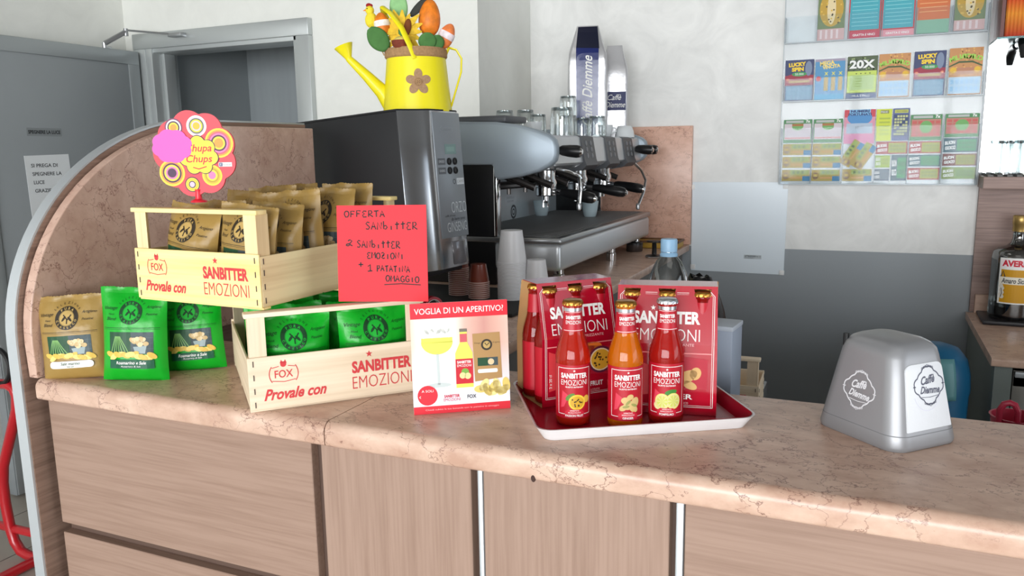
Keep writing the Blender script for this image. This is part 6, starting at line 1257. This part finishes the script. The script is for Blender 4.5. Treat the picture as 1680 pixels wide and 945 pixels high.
for j in range(13):
    v = j / 12; rr = 0.050 * (0.75 + 0.5 * math.sin(PI * min(1, v * 0.9 + 0.1)) - 0.35 * v * v); rs.append([(rr * (1 + 0.16 * noise.noise(Vector((math.cos(2 * PI * k / 28) * 2, math.sin(2 * PI * k / 28) * 2, v * 3)))) * math.cos(2 * PI * k / 28), rr * 0.85 * (1 + 0.16 * noise.noise(Vector((math.cos(2 * PI * k / 28) * 2, math.sin(2 * PI * k / 28) * 2, v * 3 + 7)))) * math.sin(2 * PI * k / 28), 0.27 * v + 0.012 * v * noise.noise(Vector((k * 0.7, 3, 1)))) for k in range(28)])
b.rings(rs); obj('bag_film', b, mat('black_bin_film', (18, 18, 20), 0.3), t, ang=80)
t = thing('under_fridge', 'low steel refrigerated cabinet behind the bar carrying a wooden crate', 'cabinet', (-0.345, 2.16, 0))
b = B(); b.span(-0.53, -0.24, 1.98, 2.36, 0.0, 0.850, bevel=0.004); part('cabinet_body', b, STEEL, t); b = B(); b.span(-0.525, -0.245, 1.968, 1.98, 0.05, 0.82, bevel=0.003); dd = part('door', b, STEEL, t); b = B(); b.span(-0.515, -0.26, 1.956, 1.968, 0.78, 0.80, bevel=0.003); part('handle', b, CHROME, dd)
o = make_crate('empty wooden crate on the steel cabinet behind the grey box', 0.28, 0.16, 0.158, PINE, (-0.362, 1.985, 0.8505), R(2), rear=False); o['group'] = ''; del o['group']
t = thing('red_tub', 'small red tub with arched handles at the bar edge by the washer', 'tub', (0.262, 1.60, 1.0003))
RT_ = mat('raspberry_plastic', (176, 40, 66), 0.4)
b = B(); b.lathe([(0.032, 0), (0.036, 0.002), (0.042, 0.046), (0.044, 0.048), (0.040, 0.048), (0.034, 0.006), (0.001, 0.005)], 32, cap=(True, False)); tb_ = obj('tub_body', b, RT_, t)
for x in (-0.018, 0.024):
    b = B(); b.tube([(x - 0.014, -0.030, 0.040), (x - 0.014, -0.030, 0.064), (x - 0.008, -0.030, 0.076), (x, -0.030, 0.079), (x + 0.008, -0.030, 0.076), (x + 0.014, -0.030, 0.064), (x + 0.014, -0.030, 0.040)], 0.0055, 10); obj('handle', b, RT_, t)
a = Art()
for x_, h_ in ((0.000, 0.016), (0.006, 0.011), (0.010, 0.011), (0.016, 0.013), (0.021, 0.011)): a.rect(x_, 0.028, x_ + 0.0024, 0.028 + h_, P_WHITE, 1)
a.build('lettering', tb_, lambda u, v, h: Vector(((0.0422 + h) * math.sin(u / 0.042), -(0.0422 + h) * math.cos(u / 0.042), v)), eps=0.0008, cut=([k * 0.004 for k in range(-9, 10)], []))

# tools at the far end of the workbench
t = thing('tamping_stand', 'dark tamping stand with a round top at the far end of the bench', 'stand', (-0.800, 3.25, BZ + 0.0003))
b = B(); b.lathe([(0.036, 0), (0.036, 0.006), (0.030, 0.009), (0.010, 0.012), (0.009, 0.058), (0.012, 0.062), (0.032, 0.064), (0.032, 0.069), (0.001, 0.070)], 28); obj('stand_body', b, BLACK, t, ang=50); b = B(); b.lathe([(0.0365, 0.0005), (0.0375, 0.003), (0.0365, 0.005)], 28, cap=(False, False)); obj('steel_base', b, CHROME, t)
t = thing('grounds_box', 'yellow and brown coffee grounds box against the marble splash panel', 'box', (-0.85, 3.60, BZ + 0.0003))
b = B(); b.span(-0.13, 0.085, -0.06, 0.06, 0, 0.028, bevel=0.003); obj('tray_body', b, mat('mustard_plastic', (186, 146, 56), 0.5), t); b = B()
for a_ in ((-0.132, 0.087, -0.063, -0.057), (-0.132, 0.087, 0.057, 0.063), (-0.132, -0.126, -0.063, 0.063), (0.081, 0.087, -0.063, 0.063)): b.span(*a_, 0.024, 0.034, bevel=0.001)
obj('rim', b, mat('brown_rim', (110, 76, 50), 0.5), t)
t = thing('grinder_tin', 'small dark tin with a lid beside the tamping stand', 'tin', (-0.93, 3.42, BZ + 0.0003)); b = B(); b.lathe([(0.034, 0), (0.036, 0.003), (0.036, 0.030)], 24); obj('tin_body', b, mat('dark_tin', (60, 50, 46), 0.4), t); b = B(); b.lathe([(0.037, 0.030), (0.037, 0.038), (0.034, 0.040), (0.001, 0.0405)], 24); obj('lid', b, BLACK, t)

# red tube frame with a black ring beyond the end panel
t = thing('tube_frame', 'red bent steel tube frame with a black ring by the open door', 'frame', (-3.0, 1.85, 0))
RTB = mat('red_enamel_tube', (190, 28, 38), 0.3, coat=0.4)
for y in (1.85, 1.50):
    b = B(); b.tube([(-3.30, y, 0.665), (-3.10, y, 0.682), (-2.93, y, 0.698), (-2.87, y, 0.702), (-2.838, y, 0.690), (-2.826, y, 0.664), (-2.836, y, 0.61), (-2.90, y, 0.48), (-2.955, y, 0.37), (-2.970, y, 0.30), (-2.972, y, 0.22), (-2.962, y, 0.12), (-2.945, y, 0.065), (-2.915, y, 0.030), (-2.87, y, 0.020), (-2.80, y, 0.020)], 0.019, 12); part('bent_tube', b, RTB, t)
for x, z in ((-2.81, 0.02), (-3.30, 0.665)): b = B(); b.cyl((x, 1.85, z), (x, 1.50, z), 0.019, 12); part('cross_tube', b, RTB, t)
b = B(); b.tube([(-3.34, 1.86, 0.105), (-2.79, 1.855, 0.118)], 0.016, 10); b.tube([(-3.30, 1.86, 0.665), (-3.32, 1.86, 0.105), (-3.33, 1.86, 0.017)], 0.016, 10); part('lower_rail', b, RTB, t)
b = B(); b.tube([(-2.895 + 0.066 * math.cos(2 * PI * k / 32), 1.84, 0.772 + 0.066 * math.sin(2 * PI * k / 32)) for k in range(32)], 0.009, 8, closed=True); b.cyl((-2.895, 1.845, 0.708), (-2.895, 1.85, 0.698), 0.006, 8); part('black_ring', b, BLACK, t)
